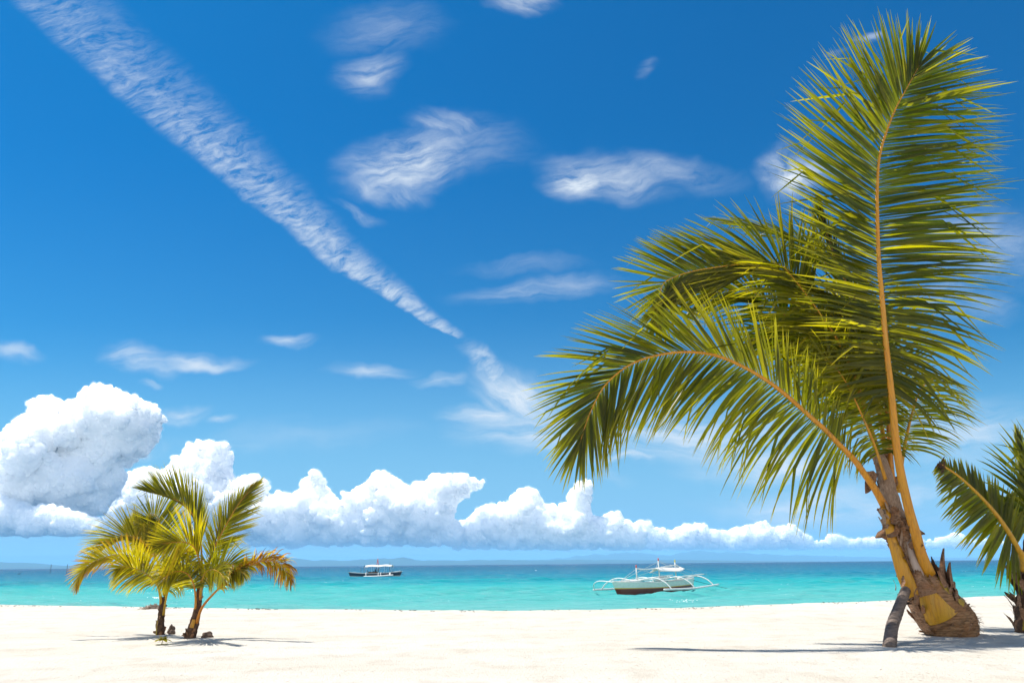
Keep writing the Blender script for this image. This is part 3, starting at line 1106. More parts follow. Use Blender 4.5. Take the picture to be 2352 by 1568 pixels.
mb.build('husk', M_HUSK, trunk)
# hair of loose fibres on the foot
mb = MB()
for _ in range(220):
    t = rngp.uniform(.0, .45); j = int(t * 69); T = (tp[min(j + 1, 69)] - tp[j]).normalized()
    an = rngp.uniform(-math.pi, math.pi)
    e1 = Vector((0, -1, 0)); e1 = (e1 - T * e1.dot(T)).normalized(); e2 = T.cross(e1)
    out = e1 * math.cos(an) + e2 * math.sin(an)
    p = tp[j] + out * trr[j] * .98; d = (out + T * rngp.uniform(-.6, .6) + T.cross(out) * rngp.uniform(-1.2, 1.2)).normalized()
    pp = [p]
    for _k in range(3):
        d = (d + Vector((rngp.uniform(-.4, .4), rngp.uniform(-.4, .4), rngp.uniform(-.6, .2)))).normalized(); pp.append(pp[-1] + d * rngp.uniform(.012, .035))
    mb.tube(pp, [.0022, .002, .0015, .001], 3, a=.3, b=.5, cap=False)
mb.build('root_fibres', M_HUSK, trunk)

# the pale brown sheath of woven fibre round the growing stalks
sx = [(*k3(850, 620), YB - .06, 0.071), (*k3(800, 470), YB - .07, 0.074), (*k3(745, 300), YB - .06, 0.082), (*k3(700, 130), YB - .05, 0.086), (*k4(975, 1560), YB - .04, 0.091), (*k4(900, 1330), YB - .03, 0.092),
      (*k4(850, 1080), YB - .02, 0.088), (*k4(790, 900), YB, 0.076), (*k4(730, 760), YB, 0.063)]
sp, _ = spline([at(a, b, c) for a, b, c, r in sx], 60)
sr = [float(np.interp(i / 59, np.linspace(0, 1, len(sx)), [q[3] for q in sx])) for i in range(60)]
mb = MB()
rough_tube(mb, sp, sr, 40, .10, 10, 1.4, 9.0, ring=.05, ringn=9)
sheath = mb.build('fibre_sheath', M_FIBRE, palm)
mb = MB()
flakes(mb, sp, sr, 26, .05, .95, .17, rngp, .5, .4, lift=.5)
flakes(mb, sp, sr, 16, .30, .52, .20, rngp, -.5, .45, lift=.5, ang=(R(-110), R(20)))
flakes(mb, sp, sr, 14, .0, .3, .24, rngp, .8, .35, lift=.3, ang=(R(-80), R(60)))
# the torn flap under the arching stalk
p0 = at(*k4(640, 1060), YB - .12)
cards = [[(640, 1040), (690, 1035), (745, 1090)], [(600, 1100), (660, 1110), (735, 1170)], [(560, 1200), (620, 1230), (715, 1240)], [(560, 1290), (610, 1320), (650, 1330)], [(565, 1370), (590, 1370), (620, 1355)]]
gr = [[mb.vert(at(*k4(*q), YB - .16 + .05 * i), .1 + .15 * j, .5) for i, q in enumerate(row)] for j, row in enumerate(cards)]
for a_, b_ in zip(gr, gr[1:]):
    for k in range(2): mb.face(a_[k], a_[k + 1], b_[k + 1], b_[k])
mb.build('husk', M_HUSK, sheath)

# outer yellow stalk base on the left of the trunk (the arching frond's foot wraps round the trunk)
lx = [(*k3(850, 860), YB - .10, .090), (*k3(770, 690), YB - .13, .084), (*k3(705, 500), YB - .12, .074), (*k3(650, 310), YB - .11, .066), (*k3(605, 150), YB - .10, .058), (*k4(838, 1570), YB - .10, .050)]
lp, _ = spline([at(a, b, c) for a, b, c, r in lx], 40)
lr = [float(np.interp(i / 39, np.linspace(0, 1, len(lx)), [q[3] for q in lx])) for i in range(40)]
mb = MB()
mb.tube(lp, lr, 16, b=.62, squash=(Vector((0, 1, 0)), .6))
lb = mb.build('leaf_stalk_base', M_STALK, palm)
mb = MB()     # torn sheath collar where the arching stalk leaves the trunk
flakes(mb, lp, lr, 12, .72, .95, .12, rngp, .9, .55, lift=.1)
flakes(mb, lp, lr, 8, .30, .70, .14, rngp, .9, .4, lift=.1, ang=(R(20), R(120)))
mb.build('sheath_collar', M_FIBRE, lb)
mb = MB()     # white inner skin between the two stalk bases
wx = [(*k3(930, 700), YB - .15, .05), (*k3(890, 600), YB - .16, .055), (*k3(840, 470), YB - .15, .05), (*k3(800, 340), YB - .14, .035)]
wp, _ = spline([at(a, b, c) for a, b, c, r in wx], 20)
mb.tube(wp, [float(np.interp(i / 19, np.linspace(0, 1, 4), [q[3] for q in wx])) for i in range(20)], 12, b=.5, squash=(Vector((0, 1, 0)), .5))
mw, ntw, outw = material('pale_sheath_skin')
posw = ntw.new('ShaderNodeNewGeometry').outputs['Position']
nw = ntw.noise(ntw.vm('MULTIPLY', posw, (30, 30, 4)), 1.0, 4, .6)
principled(ntw, outw, ntw.mix(nw, (.52, .42, .36), (.34, .24, .18)), .6, .3, nw, .3, .005)
mb.build('sheath_skin', mw, sheath)

Y0 = YB
# leaf A: the tall frond in front
frond(palm, [(*k3(1010, 660), Y0 - .16), (*k3(930, 470), Y0 - .20), (*k3(870, 250), Y0 - .24), (*k3(800, 0), Y0 - .28), (2067, 1075, Y0 - .32), (2056, 997, Y0 - .36), (2049, 920, Y0 - .40),
             (2035, 794, Y0 - .45), (2026, 686, Y0 - .48), (2018, 593, Y0 - .50), (2015, 499, Y0 - .48), (2015, 429, Y0 - .44), (2022, 350, Y0 - .36), (2053, 259, Y0 - .22), (2091, 188, Y0 - .08), (2112, 150, Y0)],
      .072, .006, .275, 160,
      ([(0, .50), (.06, .78), (.15, .95), (.30, 1.10), (.5, 1.20), (.7, 1.15), (.85, 1.0), (1, .84)], [(0, .45), (.06, .7), (.15, .80), (.30, .95), (.5, 1.10), (.7, 1.12), (.85, 1.08), (1, .84)]),
      ([(0, 122), (.05, 112), (.12, 96), (.25, 82), (.45, 73), (.62, 65), (.8, 54), (.92, 32), (1, 8)], [(0, 100), (.1, 88), (.25, 78), (.45, 70), (.65, 58), (.8, 46), (.92, 24), (1, 6)]),
      CAMF, droop=([(0, 1.0), (.15, .5), (.4, .12), (1, .12)], [(0, .25), (.4, .04), (1, .02)]), width=.041, tint=.19, tintj=.13, stalk=.72, seed=1, twist=22,
      lift=([(0, 0), (1, 12)], [(0, 10), (1, 14)]), wave=.05, broken=.07, nr=90, segs=8)
# leaf B: the long arch on the left
frond(palm, [(*k4(850, 1560), Y0 - .10), (*k4(700, 1290), Y0 - .18), (*k4(560, 1090), Y0 - .26), (*k4(400, 870), Y0 - .36), (*k4(170, 640), Y0 - .48), (*k4(0, 460), Y0 - .56), (1875, 969, Y0 - .62), (1773, 882, Y0 - .70),
             (1672, 826, Y0 - .76), (1596, 809, Y0 - .76), (1519, 814, Y0 - .76), (1448, 837, Y0 - .76), (1392, 882, Y0 - .76), (1362, 933, Y0 - .76), (1342, 984, Y0 - .76), (1333, 1014, Y0 - .76)],
      .050, .005, .17, 136,
      ([(0, .20), (.1, .40), (.25, .62), (.45, .74), (.65, .78), (.8, .74), (.92, .56), (1, .42)], [(0, .8), (.08, .95), (.2, 1.0), (.4, .98), (.6, .92), (.8, .76), (.92, .58), (1, .42)]),
      ([(0, 62), (.2, 52), (.4, 42), (.6, 35), (.8, 29), (.92, 20), (1, 5)], [(0, 84), (.15, 78), (.4, 66), (.6, 54), (.8, 42), (.92, 26), (1, 5)]),
      CAMF, droop=([(0, .15), (.4, .10), (.8, .10), (1, .15)], [(0, .75), (.25, .55), (.5, .30), (1, .15)]), width=.031, tint=.21, tintj=.12, stalk=.75, seed=2, twist=22,
      lift=([(0, 10), (1, 6)], [(0, 10), (1, 8)]), wave=.10, broken=.05, nr=90, segs=8)
# leaf C: the folded frond behind it
frond(palm, [(2018, 1052, Y0 + .02), (1992, 960, Y0 + .02), (1955, 860, Y0), (1900, 760, Y0 - .04), (1845, 672, Y0 - .08), (1806, 620, Y0 - .10), (1773, 605, Y0 - .11), (1724, 605, Y0 - .12), (1672, 610, Y0 - .12), (1596, 622, Y0 - .12), (1545, 638, Y0 - .12),
             (1521, 656, Y0 - .12), (1514, 700, Y0 - .12), (1506, 752, Y0 - .12)],
      .040, .004, .42, 112,
      ([(0, .75), (.2, .85), (.5, .72), (.75, .55), (.9, .30), (1, .2)], [(0, .6), (.25, .95), (.5, .85), (.75, .60), (.88, .46), (1, .2)]),
      ([(0, 42), (.3, 40), (.5, 48), (.7, 50), (.85, 40), (1, 14)], [(0, 40), (.25, 30), (.45, 26), (.6, 30), (.76, 48), (.86, 80), (1, 14)]),
      CAMF, droop=([(0, .5), (.4, .25), (.7, .10), (1, .1)], [(0, .1), (.5, 0), (1, .06)]), width=.031, tint=.23, tintj=.10, stalk=.55, seed=3, twist=14, wave=.04, nr=80, segs=7)
# leaf D: the pale shining frond at the back
frond(palm, [(2005, 900, Y0 + .3), (1968, 760, Y0 + .35), (1920, 640, Y0 + .4), (1866, 571, Y0 + .42), (1818, 548, Y0 + .43), (1771, 532, Y0 + .44), (1731, 521, Y0 + .45), (1690, 512, Y0 + .45), (1668, 508, Y0 + .45)],
      .035, .004, .52, 60, ([(0, .60), (.3, .68), (.6, .52), (.85, .36), (1, .28)], [(0, .55), (.3, .75), (.6, .60), (.85, .4), (1, .28)]),
      ([(0, 40), (.3, 38), (.6, 34), (.9, 20), (1, 6)], [(0, 50), (.3, 42), (.6, 34), (.9, 18), (1, 6)]), (-.1, -.6, .8), droop=(.12, .05), width=.030, tint=.15, stalk=.5, seed=4, twist=18, segs=6)
# leaf E: the drooping one between C and B
frond(palm, [(2022, 1060, Y0 + .08), (1985, 960, Y0 + .1), (1940, 870, Y0 + .12), (1890, 805, Y0 + .14), (1829, 750, Y0 + .15), (1766, 692, Y0 + .15), (1715, 668, Y0 + .15), (1660, 668, Y0 + .15), (1610, 690, Y0 + .15)],
      .038, .004, .34, 76, ([(0, .5), (.3, .85), (.6, .75), (.85, .5), (1, .3)], [(0, .5), (.3, .9), (.6, .75), (.85, .5), (1, .3)]),
      ([(0, 66), (.4, 56), (.8, 36), (1, 8)], [(0, 66), (.4, 54), (.8, 34), (1, 8)]), (.1, -.9, .35), droop=(.55, .35), width=.034, tint=.22, stalk=.4, seed=5, twist=35, segs=7)
# leaf F: frond in the middle, half hidden
frond(palm, [(2026, 1070, Y0 - .02), (2000, 986, Y0 - .04), (1986, 942, Y0 - .06), (1966, 877, Y0 - .1), (1926, 786, Y0 - .16), (1880, 715, Y0 - .22), (1835, 655, Y0 - .26), (1800, 612, Y0 - .28)],
      .050, .006, .20, 84, ([(0, .45), (.2, .80), (.5, .95), (.8, .85), (1, .7)], [(0, .5), (.2, .75), (.5, .8), (.8, .75), (1, .5)]),
      ([(0, 85), (.3, 70), (.6, 100), (.85, 135), (1, 160)], [(0, 70), (.3, 55), (.6, 50), (.85, 50), (1, 40)]), (.15, -1, .1),
      droop=([(0, .5), (.5, .35), (1, .25)], [(0, .7), (.5, .45), (1, .35)]), width=.032, tint=.30, tintj=.15, stalk=.6, seed=6, twist=35, wave=.14, broken=.10, segs=7)
# leaf G: spear-like frond seen on edge behind the front frond
frond(palm, [(2050, 1120, Y0 + .05), (2046, 1060, Y0 + .05), (2036, 934, Y0 + .06), (2010, 810, Y0 + .08), (1968, 700, Y0 + .12), (1925, 610, Y0 + .16), (1897, 530, Y0 + .18), (1885, 480, Y0 + .2)],
      .052, .004, .30, 90, [(0, .5), (.3, .75), (.6, .62), (.85, .42), (1, .22)], ([(0, 50), (.4, 34), (.8, 18), (1, 4)], [(0, 64), (.4, 44), (.8, 20), (1, 4)]), (.55, -.8, .2),
      droop=(.10, .16), width=.034, tint=.14, stalk=.85, seed=7, twist=22, segs=6)
# leaf H: low frond hanging behind on the right, and one toward the back
frond(palm, [(2062, 1130, Y0 + .15), (2075, 1040, Y0 + .2), (2092, 960, Y0 + .3), (2112, 900, Y0 + .42), (2140, 870, Y0 + .55), (2170, 865, Y0 + .68)],
      .035, .004, .25, 50, [(0, .35), (.4, .6), (.8, .45), (1, .25)], [(0, 70), (.5, 55), (1, 10)], (0, -.7, .7), droop=(.9, .9), width=.030, tint=.2, stalk=.6, seed=8, twist=25, segs=7)
frond(palm, [(2040, 1090, Y0 + .1), (2025, 980, Y0 + .25), (2000, 860, Y0 + .45), (1960, 770, Y0 + .7), (1905, 720, Y0 + .95), (1850, 710, Y0 + 1.2), (1800, 730, Y0 + 1.4)],
      .040, .004, .3, 74, [(0, .5), (.4, .9), (.8, .6), (1, .3)], [(0, 66), (.5, 54), (1, 10)], (-.5, -.55, .65), droop=(.5, .5), width=.034, tint=.12, stalk=.5, seed=9, twist=25, segs=7)

# leaf J: short drooping frond low in the crown, in front
frond(palm, [(2034, 1100, Y0 - .16), (2008, 1020, Y0 - .22), (1978, 950, Y0 - .28), (1950, 890, Y0 - .34), (1920, 845, Y0 - .40), (1895, 825, Y0 - .44)],
      .026, .005, .18, 60, [(0, .35), (.3, .58), (.7, .62), (1, .4)], [(0, 95), (.4, 80), (.8, 60), (1, 20)], (.1, -1, .1), droop=([(0, .9), (1, .6)], [(0, 1.3), (1, .9)]), width=.026, tint=.30,
      tintj=.16, stalk=.65, seed=10, twist=40, wave=.35, broken=.15, curl=.25, segs=8)
frond(palm, [(2010, 1010, Y0 + .22), (1975, 920, Y0 + .28), (1925, 850, Y0 + .32), (1868, 800, Y0 + .34), (1800, 775, Y0 + .36), (1730, 780, Y0 + .36)],
      .032, .004, .15, 70, [(0, .5), (.4, .8), (.8, .6), (1, .3)], [(0, 70), (.5, 56), (1, 10)], (0, -.8, .6), droop=(.5, .5), width=.034, tint=.12, stalk=.5, seed=12, twist=25, segs=7)

# --- the grey log that props it
pb, ptop = onz(2041, 1484, 0), at(*k3(775, 815), YB - .30)
lp_, _ = spline([pb + Vector((0, 0, -.03)), at(*k3(640, 1180), (pb.y * .62 + ptop.y * .38)), at(*k3(700, 1010), (pb.y * .35 + ptop.y * .65)), ptop], 60)
mb = MB()
rough_tube(mb, [p - pb * 0 for p in lp_], [.062 - .014 * i / 59  for i in range(60)], 28, .05, 7, 1.2, 21.0, ring=.05, ringn=17)
logo = empty('prop_log', (pb.x, pb.y, 0), 'grey ringed log with frayed top propping up the large leaning palm', 'log')
lg = mb.build('log', M_LOG, logo)
mb = MB()
rl = random.Random(5)
flakes(mb, lp_, [.085] * 60, 14, .86, 1.0, .17, rl, .9, .4, lift=.3)
mb.build('frayed_husk', M_HUSK, lg)
# ------------------------------------------------------------------ the pair of young palms on the left, and the cropped one on the right
def k(x, y): return x * .27344 + 122.5, y * .27344 + 1071.9


def young(name_label, foot, trunk_pts, seed, stub=True):
    g = onz(*foot, 0)
    e = empty('palm_tree', (g.x, g.y, 0), name_label, 'palm tree', None)
    tp_, _ = spline([at(a, b, g.y + dy) for a, b, dy, r in trunk_pts], 50)
    tr_ = [.84 * float(np.interp(i / 49, np.linspace(0, 1, len(trunk_pts)), [q[3] for q in trunk_pts])) for i in range(50)]
    mb = MB(); rough_tube(mb, tp_, tr_, 32, .14, 8, 1.4, seed, ring=.12, ringn=7)
    t = mb.build('trunk', M_YOUNG, e)
    rg = random.Random(seed)
    mb = MB(); flakes(mb, tp_, tr_, 14, .0, .85, .075, rg, .8, .45, lift=.12); flakes(mb, tp_, tr_, 6, .0, .12, .07, rg, .3, .5, lift=.5)
    mb.build('husk', M_HUSK, t)
    return e, g.y, tp_, tr_, t


SHORT = [(0, .10), (.2, .18), (.5, .22), (.8, .17), (1, .10)]
FAN = [(0, 72), (.3, 62), (.6, 50), (.85, 34), (1, 6)]


def kf(e, Y, pts, r0, start, n, length, angle, tint, seed, face=CAMF, dy=(0, 0), **kw):
    m_ = len(pts)
    P_ = [(*k(x, y), Y + dy[0] + (dy[1] - dy[0]) * i / (m_ - 1)) for i, (x, y) in enumerate(pts)]
    kw.setdefault('width', .0140); kw.setdefault('segs', 6); kw.setdefault('nr', 46); kw.setdefault('stalk', .35)
    return frond(e, P_, r0, .0025, start, int(n * 1.15), length, angle, face, tint=tint, seed=seed, **kw)


# left one
L_, YL, tp_, tr_, trk = young('small young coconut palm with yellowing fronds sweeping left, upright trunk', (370, 1457),
                        [(*k(898, 1425), .0, .060), (*k(900, 1350), 0, .050), (*k(905, 1260), 0, .045), (*k(912, 1180), 0, .042), (*k(922, 1090), 0, .038)], 31)
mb = MB(); shell(mb, tp_, tr_, .04, .42, R(-80), R(-20), (0, -1, 0), .006, 8, 5, .6, vb=.1); mb.build('leaf_base', M_STALK, trk)
kf(L_, YL, [(905, 1190), (900, 1100), (870, 970), (800, 860), (700, 770), (590, 735), (480, 745), (380, 775), (290, 830), (230, 900), (203, 985)], .019, .36, 64,
   ([(0, .12), (.2, .20), (.5, .20), (.8, .17), (1, .10)], [(0, .10), (.3, .17), (.6, .20), (.85, .18), (1, .10)]),
   ([(0, 70), (.4, 62), (.7, 45), (1, 5)], [(0, 55), (.4, 36), (.7, 28), (1, 5)]), .66, 1, dy=(0, -.5), droop=([(0, .2), (1, .2)], [(0, .3), (1, .3)]), kmid=.32, tintj=.14)
kf(L_, YL, [(930, 1080), (915, 940), (880, 800), (830, 705), (760, 635), (680, 590), (600, 580), (500, 620), (420, 672), (370, 715)], .017, .38, 60,
   ([(0, .24), (.3, .36), (.6, .40), (.85, .30), (1, .16)], [(0, .14), (.4, .20), (.8, .14), (1, .08)]),
   ([(0, 60), (.3, 44), (.6, 36), (.85, 24), (1, 4)], [(0, 40), (.4, 22), (.8, 12), (1, 3)]), .44, 2, dy=(0, .05), droop=([(0, .3), (.5, .2), (1, .2)], .25), kmid=.25)
kf(L_, YL, [(930, 1050), (905, 900), (850, 740), (780, 610), (720, 520), (670, 470), (630, 452)], .015, .40, 46, SHORT, FAN, .62, 3, dy=(0, .3), droop=(.35, .35))
kf(L_, YL, [(935, 1060), (935, 900), (925, 720), (912, 570), (892, 455), (855, 402), (810, 400), (770, 425), (745, 475), (735, 525)], .015, .34, 70,
   ([(0, .22), (.25, .34), (.5, .36), (.75, .26), (1, .10)], [(0, .20), (.25, .28), (.45, .33), (.62, .30), (.8, .20), (1, .10)]),
   ([(0, 60), (.4, 48), (.6, 60), (.8, 70), (1, 20)], [(0, 60), (.3, 46), (.5, 44), (.65, 66), (.8, 96), (.92, 110), (1, 30)]), .32, 4, dy=(0, .12), droop=(.1, .06))
kf(L_, YL, [(935, 1090), (955, 1000), (985, 900), (1030, 830), (1090, 800), (1150, 810), (1200, 850)], .014, .3, 44, SHORT, FAN, .46, 5, dy=(0, -.6), droop=(.6, .6))
kf(L_, YL, [(925, 1240), (940, 1140), (965, 1040), (1010, 950), (1050, 905), (1090, 900)], .018, .42, 30, SHORT, FAN, .56, 6, dy=(-.03, -.5), droop=(1.1, 1.0))
kf(L_, YL, [(915, 1120), (880, 1010), (820, 930), (750, 880), (680, 850), (600, 840), (540, 860)], .014, .3, 50, [(0, .14), (.3, .26), (.6, .26), (1, .12)], FAN, .52, 7, dy=(0, -.45), droop=(.5, .8))

# right one
P_, YP, tp_, tr_, trk = young('small young coconut palm with orange stalks and a dry orange frond drooping right', (437, 1464),
                        [(*k(1148, 1440), .0, .078), (*k(1160, 1390), 0, .066), (*k(1185, 1310), 0, .056), (*k(1205, 1220), 0, .048), (*k(1220, 1110), 0, .044), (*k(1232, 1010), 0, .036)], 57)
mb = MB(); shell(mb, tp_, tr_, .22, .38, R(-22), R(30), (0, -1, 0), .006, 6, 5, .8, vb=.6); mb.build('leaf_base', M_STALK, trk)
kf(P_, YP, [(1215, 1180), (1238, 1000), (1248, 820), (1238, 640), (1203, 470), (1135, 350), (1045, 285), (950, 243), (860, 217), (790, 203)], .021, .42, 84,
   ([(0, .22), (.25, .36), (.5, .40), (.75, .34), (1, .16)], [(0, .08), (.4, .10), (.8, .09), (1, .06)]),
   ([(0, 26), (.3, 26), (.55, 36), (.8, 30), (1, 5)], [(0, 18), (.4, 10), (1, 3)]), .30, 11, dy=(0, -.1), droop=([(0, 0), (1, .08)], .0), sides=(0.0001, 1) if False else (1, 1), stalk=.8)
kf(P_, YP, [(1225, 1150), (1255, 980), (1300, 800), (1365, 650), (1450, 490), (1540, 335), (1620, 232), (1675, 172)], .019, .36, 76,
   ([(0, .20), (.25, .34), (.5, .34), (.75, .26), (1, .14)], [(0, .18), (.25, .30), (.5, .28), (.75, .18), (1, .10)]),
   ([(0, 60), (.3, 48), (.6, 34), (.85, 18), (1, 3)], [(0, 52), (.3, 38), (.6, 24), (.85, 12), (1, 3)]), .46, 12, dy=(0, .1), droop=(.10, .10), stalk=.85)
kf(P_, YP, [(1205, 1310), (1225, 1235), (1262, 1160), (1340, 1070), (1450, 965), (1560, 880), (1680, 812), (1800, 785), (1880, 800), (1945, 855), (1985, 940)], .020, .30, 90,
   ([(0, .10), (.2, .12), (.5, .16), (.8, .20), (1, .12)], [(0, .12), (.2, .13), (.5, .16), (.8, .20), (1, .12)]),
   ([(0, 24), (.5, 30), (.8, 40), (1, 8)], [(0, 30), (.5, 40), (.8, 45), (1, 8)]), .80, 13, dy=(-.03, -.45), droop=([(0, 1.2), (.6, 1.8), (1, 1.6)], [(0, .6), (.6, 1.0), (1, 1.0)]), kmid=.5, wave=.5, curl=.5, stalk=.95, twist=60, tintj=.25, label='dry orange frond')
kf(P_, YP, [(1225, 1150), (1242, 980), (1236, 850), (1215, 745), (1180, 670), (1120, 635), (1050, 630), (980, 636), (915, 648)], .017, .52, 56,
   ([(0, .34), (.25, .42), (.5, .32), (.8, .22), (1, .14)], [(0, .20), (.3, .36), (.6, .34), (.85, .24), (1, .14)]),
   ([(0, 22), (.2, 22), (.4, 42), (.7, 26), (1, 5)], [(0, 90), (.3, 82), (.6, 70), (.85, 34), (1, 5)]), .55, 14, dy=(0, -.6), droop=(.05, .25), stalk=.9)
kf(P_, YP, [(1230, 1120), (1262, 980), (1330, 870), (1410, 822), (1490, 815), (1560, 850), (1590, 900)], .014, .30, 56, [(0, .16), (.3, .27), (.6, .25), (1, .12)], FAN, .42, 15, dy=(0, -.3), droop=(.5, .6))
kf(P_, YP, [(1190, 1230), (1195, 1110), (1178, 985), (1130, 900), (1060, 875), (990, 890), (920, 945)], .018, .36, 52, [(0, .14), (.3, .24), (.6, .24), (1, .12)], FAN, .45, 16, dy=(0, -.55), droop=(.7, .7), stalk=.8)
kf(P_, YP, [(1235, 1100), (1245, 980), (1275, 890), (1330, 860), (1395, 885), (1440, 940)], .014, .28, 40, [(0, .14), (.4, .22), (1, .12)], FAN, .42, 17, dy=(0, -.8), droop=(.9, .9))
mb = MB()
q0, q1 = k(1295, 860), k(1432, 338)
mb.tube(spline([at(*k(1240, 1060), YP - .02), at(*q0, YP - .04), at(*k(1370, 590), YP - .03), at(*q1, YP)], 20)[0], [.012 - .010 * i / 19 for i in range(20)], 7, b=.2)
mb.build('unopened_leaf_spear', fibre_mat('grey_brown_spear', (.22, .15, .07), (.11, .07, .03), 1.0, (60, 60, 6)), P_)

# the palm cut off by the right edge of the photograph
def k5(x, y): return x * .3125 + 2107, y * .3125 + 980
g = onz(2362, 1452, 0); YR = g.y
Q_ = empty('palm_tree', (g.x, g.y, 0), 'palm at the right edge with a clipped frond whose blunt tip is brown', 'palm tree')
ax = [(2364, 1458, .135), (2364, 1430, .135), (2363, 1390, .115), (2366, 1340, .10), (2368, 1290, .085), (2368, 1240, .065)]
tp_, _ = spline([at(a, b, YR) for a, b, r in ax], 50)
tr_ = [float(np.interp(i / 49, np.linspace(0, 1, len(ax)), [q[2] for q in ax])) for i in range(50)]
mb = MB(); rough_tube(mb, tp_, tr_, 36, .14, 9, 1.4, 71.0, ring=.12, ringn=8)
trk = mb.build('trunk', M_YOUNG, Q_)
rg = random.Random(8)
mb = MB(); flakes(mb, tp_, tr_, 60, .0, .75, .17, rg, .7, .4, lift=.4); mb.build('husk', M_HUSK, trk)
mb = MB(); flakes(mb, tp_, tr_, 26, .45, .8, .16, rg, .5, .5, lift=.5); mb.build('fibre_sheath', M_FIBRE, trk)
mb = MB(); shell(mb, tp_, tr_, .03, .32, R(-62), R(-8), (0, -1, 0), .012, 8, 6, .6, vb=.12); mb.build('leaf_base', M_STALK, trk)
frond(Q_, [(*k5(790, 1060), YR - .05), (*k5(770, 950), YR - .08), (*k5(738, 895), YR - .11), (*k5(680, 790), YR - .15), (*k5(600, 670), YR - .19), (*k5(500, 550), YR - .22), (*k5(380, 430), YR - .25), (*k5(280, 345), YR - .27), (*k5(175, 278), YR - .28)],
      .052, .012, .20, 60, ([(0, .30), (.15, .36), (.4, .30), (.7, .22), (.9, .11), (1, .06)], [(0, .44), (.15, .46), (.4, .46), (.7, .38), (.9, .20), (1, .12)]),
      ([(0, 60), (.2, 45), (.5, 40), (.8, 48), (1, 64)], [(0, 150), (.1, 132), (.2, 110), (.35, 88), (.6, 72), (.85, 64), (1, 60)]), CAMF,
      droop=([(0, .1), (1, .02)], [(0, .2), (.4, .25), (1, .35)]), width=.034, tint=.19, tintj=.10, stalk=.45, seed=41, twist=20, wave=.08, nr=50,
      label='clipped frond with a blunt brown tip')
mb = MB()
tipp = at(*k5(168, 272), YR - .28)
for _ in range(26):
    d = Vector((rg.uniform(-1, .15), rg.uniform(-.4, .2), rg.uniform(-.75, .55))).normalized(); p = tipp + Vector((rg.uniform(-.02, .06), 0, rg.uniform(-.06, .03))); prev = None; w = rg.uniform(.015, .04)
    for s_ in range(4):
        f = s_ / 3; sd = Vector((d.z, 0, -d.x)).normalized()
        r_ = (mb.vert(p + sd * w * (1 - f * .6) * .5, f, 1.9), mb.vert(p - sd * w * (1 - f * .6) * .5, f, 1.9))
        if prev: mb.face(prev[0], r_[0], r_[1], prev[1])
        prev = r_; d = (d + Vector((rg.uniform(-.5, .3), rg.uniform(-.3, .3), rg.uniform(-.6, .3)))).normalized(); p = p + d * rg.uniform(.015, .035)
mb.build('withered_tip', M_LEAF, Q_)
frond(Q_, [(2374, 1290, YR + .05), (2374, 1240, YR + .05), (2368, 1180, YR + .06), (2358, 1110, YR + .06), (2347, 1050, YR + .06), (2340, 1010, YR + .06)], .03, .004, .15, 50,
      [(0, .40), (.4, .44), (.8, .30), (1, .15)], ([(0, 30), (.5, 20), (1, 4)], [(0, 26), (.5, 16), (1, 4)]), (.4, -.9, .1), droop=(.06, .04), width=.03, tint=.2, stalk=.3, seed=42, twist=20)
frond(Q_, [(2370, 1270, YR + .02), (2372, 1220, YR), (2385, 1150, YR - .05), (2420, 1090, YR - .1), (2480, 1070, YR - .15), (2540, 1100, YR - .2)], .03, .004, .15, 50,
      [(0, .45), (.4, .6), (.8, .5), (1, .2)], [(0, 70), (.5, 55), (1, 8)], CAMF, droop=(.3, .4), width=.032, tint=.2, stalk=.3, seed=43, twist=20)
frond(Q_, [(2366, 1280, YR + .05), (2358, 1230, YR + .1), (2340, 1180, YR + .2), (2318, 1150, YR + .35), (2300, 1150, YR + .5)], .025, .004, .3, 40,
      [(0, .3), (.4, .45), (.8, .3), (1, .2)], [(0, 60), (.5, 50), (1, 8)], (0, -.7, .7), droop=(.3, .4), width=.034, tint=.22, stalk=.3, seed=44, twist=25)
# ------------------------------------------------------------------ paint
def paint(name, col, rough=.45, spec=.4, dirt=.18, sc=3.0):
    m, nt, out = material(name)
    pos = nt.new('ShaderNodeNewGeometry').outputs['Position']
    n = nt.noise(nt.vm('MULTIPLY', pos, (1, 1, 3)), sc, 5, .65)
    c2 = tuple(c * .62 + .02 for c in col)
    principled(nt, out, nt.mix(nt.mapr(n, .45, .75, 0, dirt * 3), col, c2), rough, spec)
    return m


M_WHITE = paint('white_boat_paint', (.80, .80, .77))
M_PALEG = paint('pale_green_paint', (.74, .82, .74))
M_RED = paint('dark_red_paint', (.17, .036, .024))
M_YEL = paint('yellow_stripe_paint', (.75, .50, .03))
M_ORG = paint('orange_stripe_paint', (.62, .20, .10))
M_TIPR = paint('red_tip_paint', (.75, .08, .04))
M_TIPY = paint('yellow_tip_paint', (.75, .62, .03))
M_TARP = paint('canvas_tarp', (.82, .82, .78), .7, .2, .08)
M_NAVY = paint('navy_paint', (.018, .035, .065))
M_GREY = paint('grey_green_paint', (.40, .48, .45))
M_DARK = paint('dark_timber', (.05, .035, .03), .7, .2)
M_BROWN = paint('brown_timber', (.22, .11, .045), .6, .2)
M_TEAL = paint('teal_paint', (.03, .22, .22))
M_ROPE = paint('rope', (.55, .55, .52), .8, .1)
M_ROPED = paint('dark_rope', (.03, .05, .06), .8, .1)


class Frame:
    """boat coordinates: s along the keel from bow to stern, l to starboard of that, z above the water"""

    def __init__(self, o, head):
        self.o = o; self.h = Vector((head[0], head[1], 0)).normalized(); self.r = Vector((self.h.y, -self.h.x, 0))

    def p(self, s, l, z): return self.o + self.h * s + self.r * l + Vector((0, 0, z))


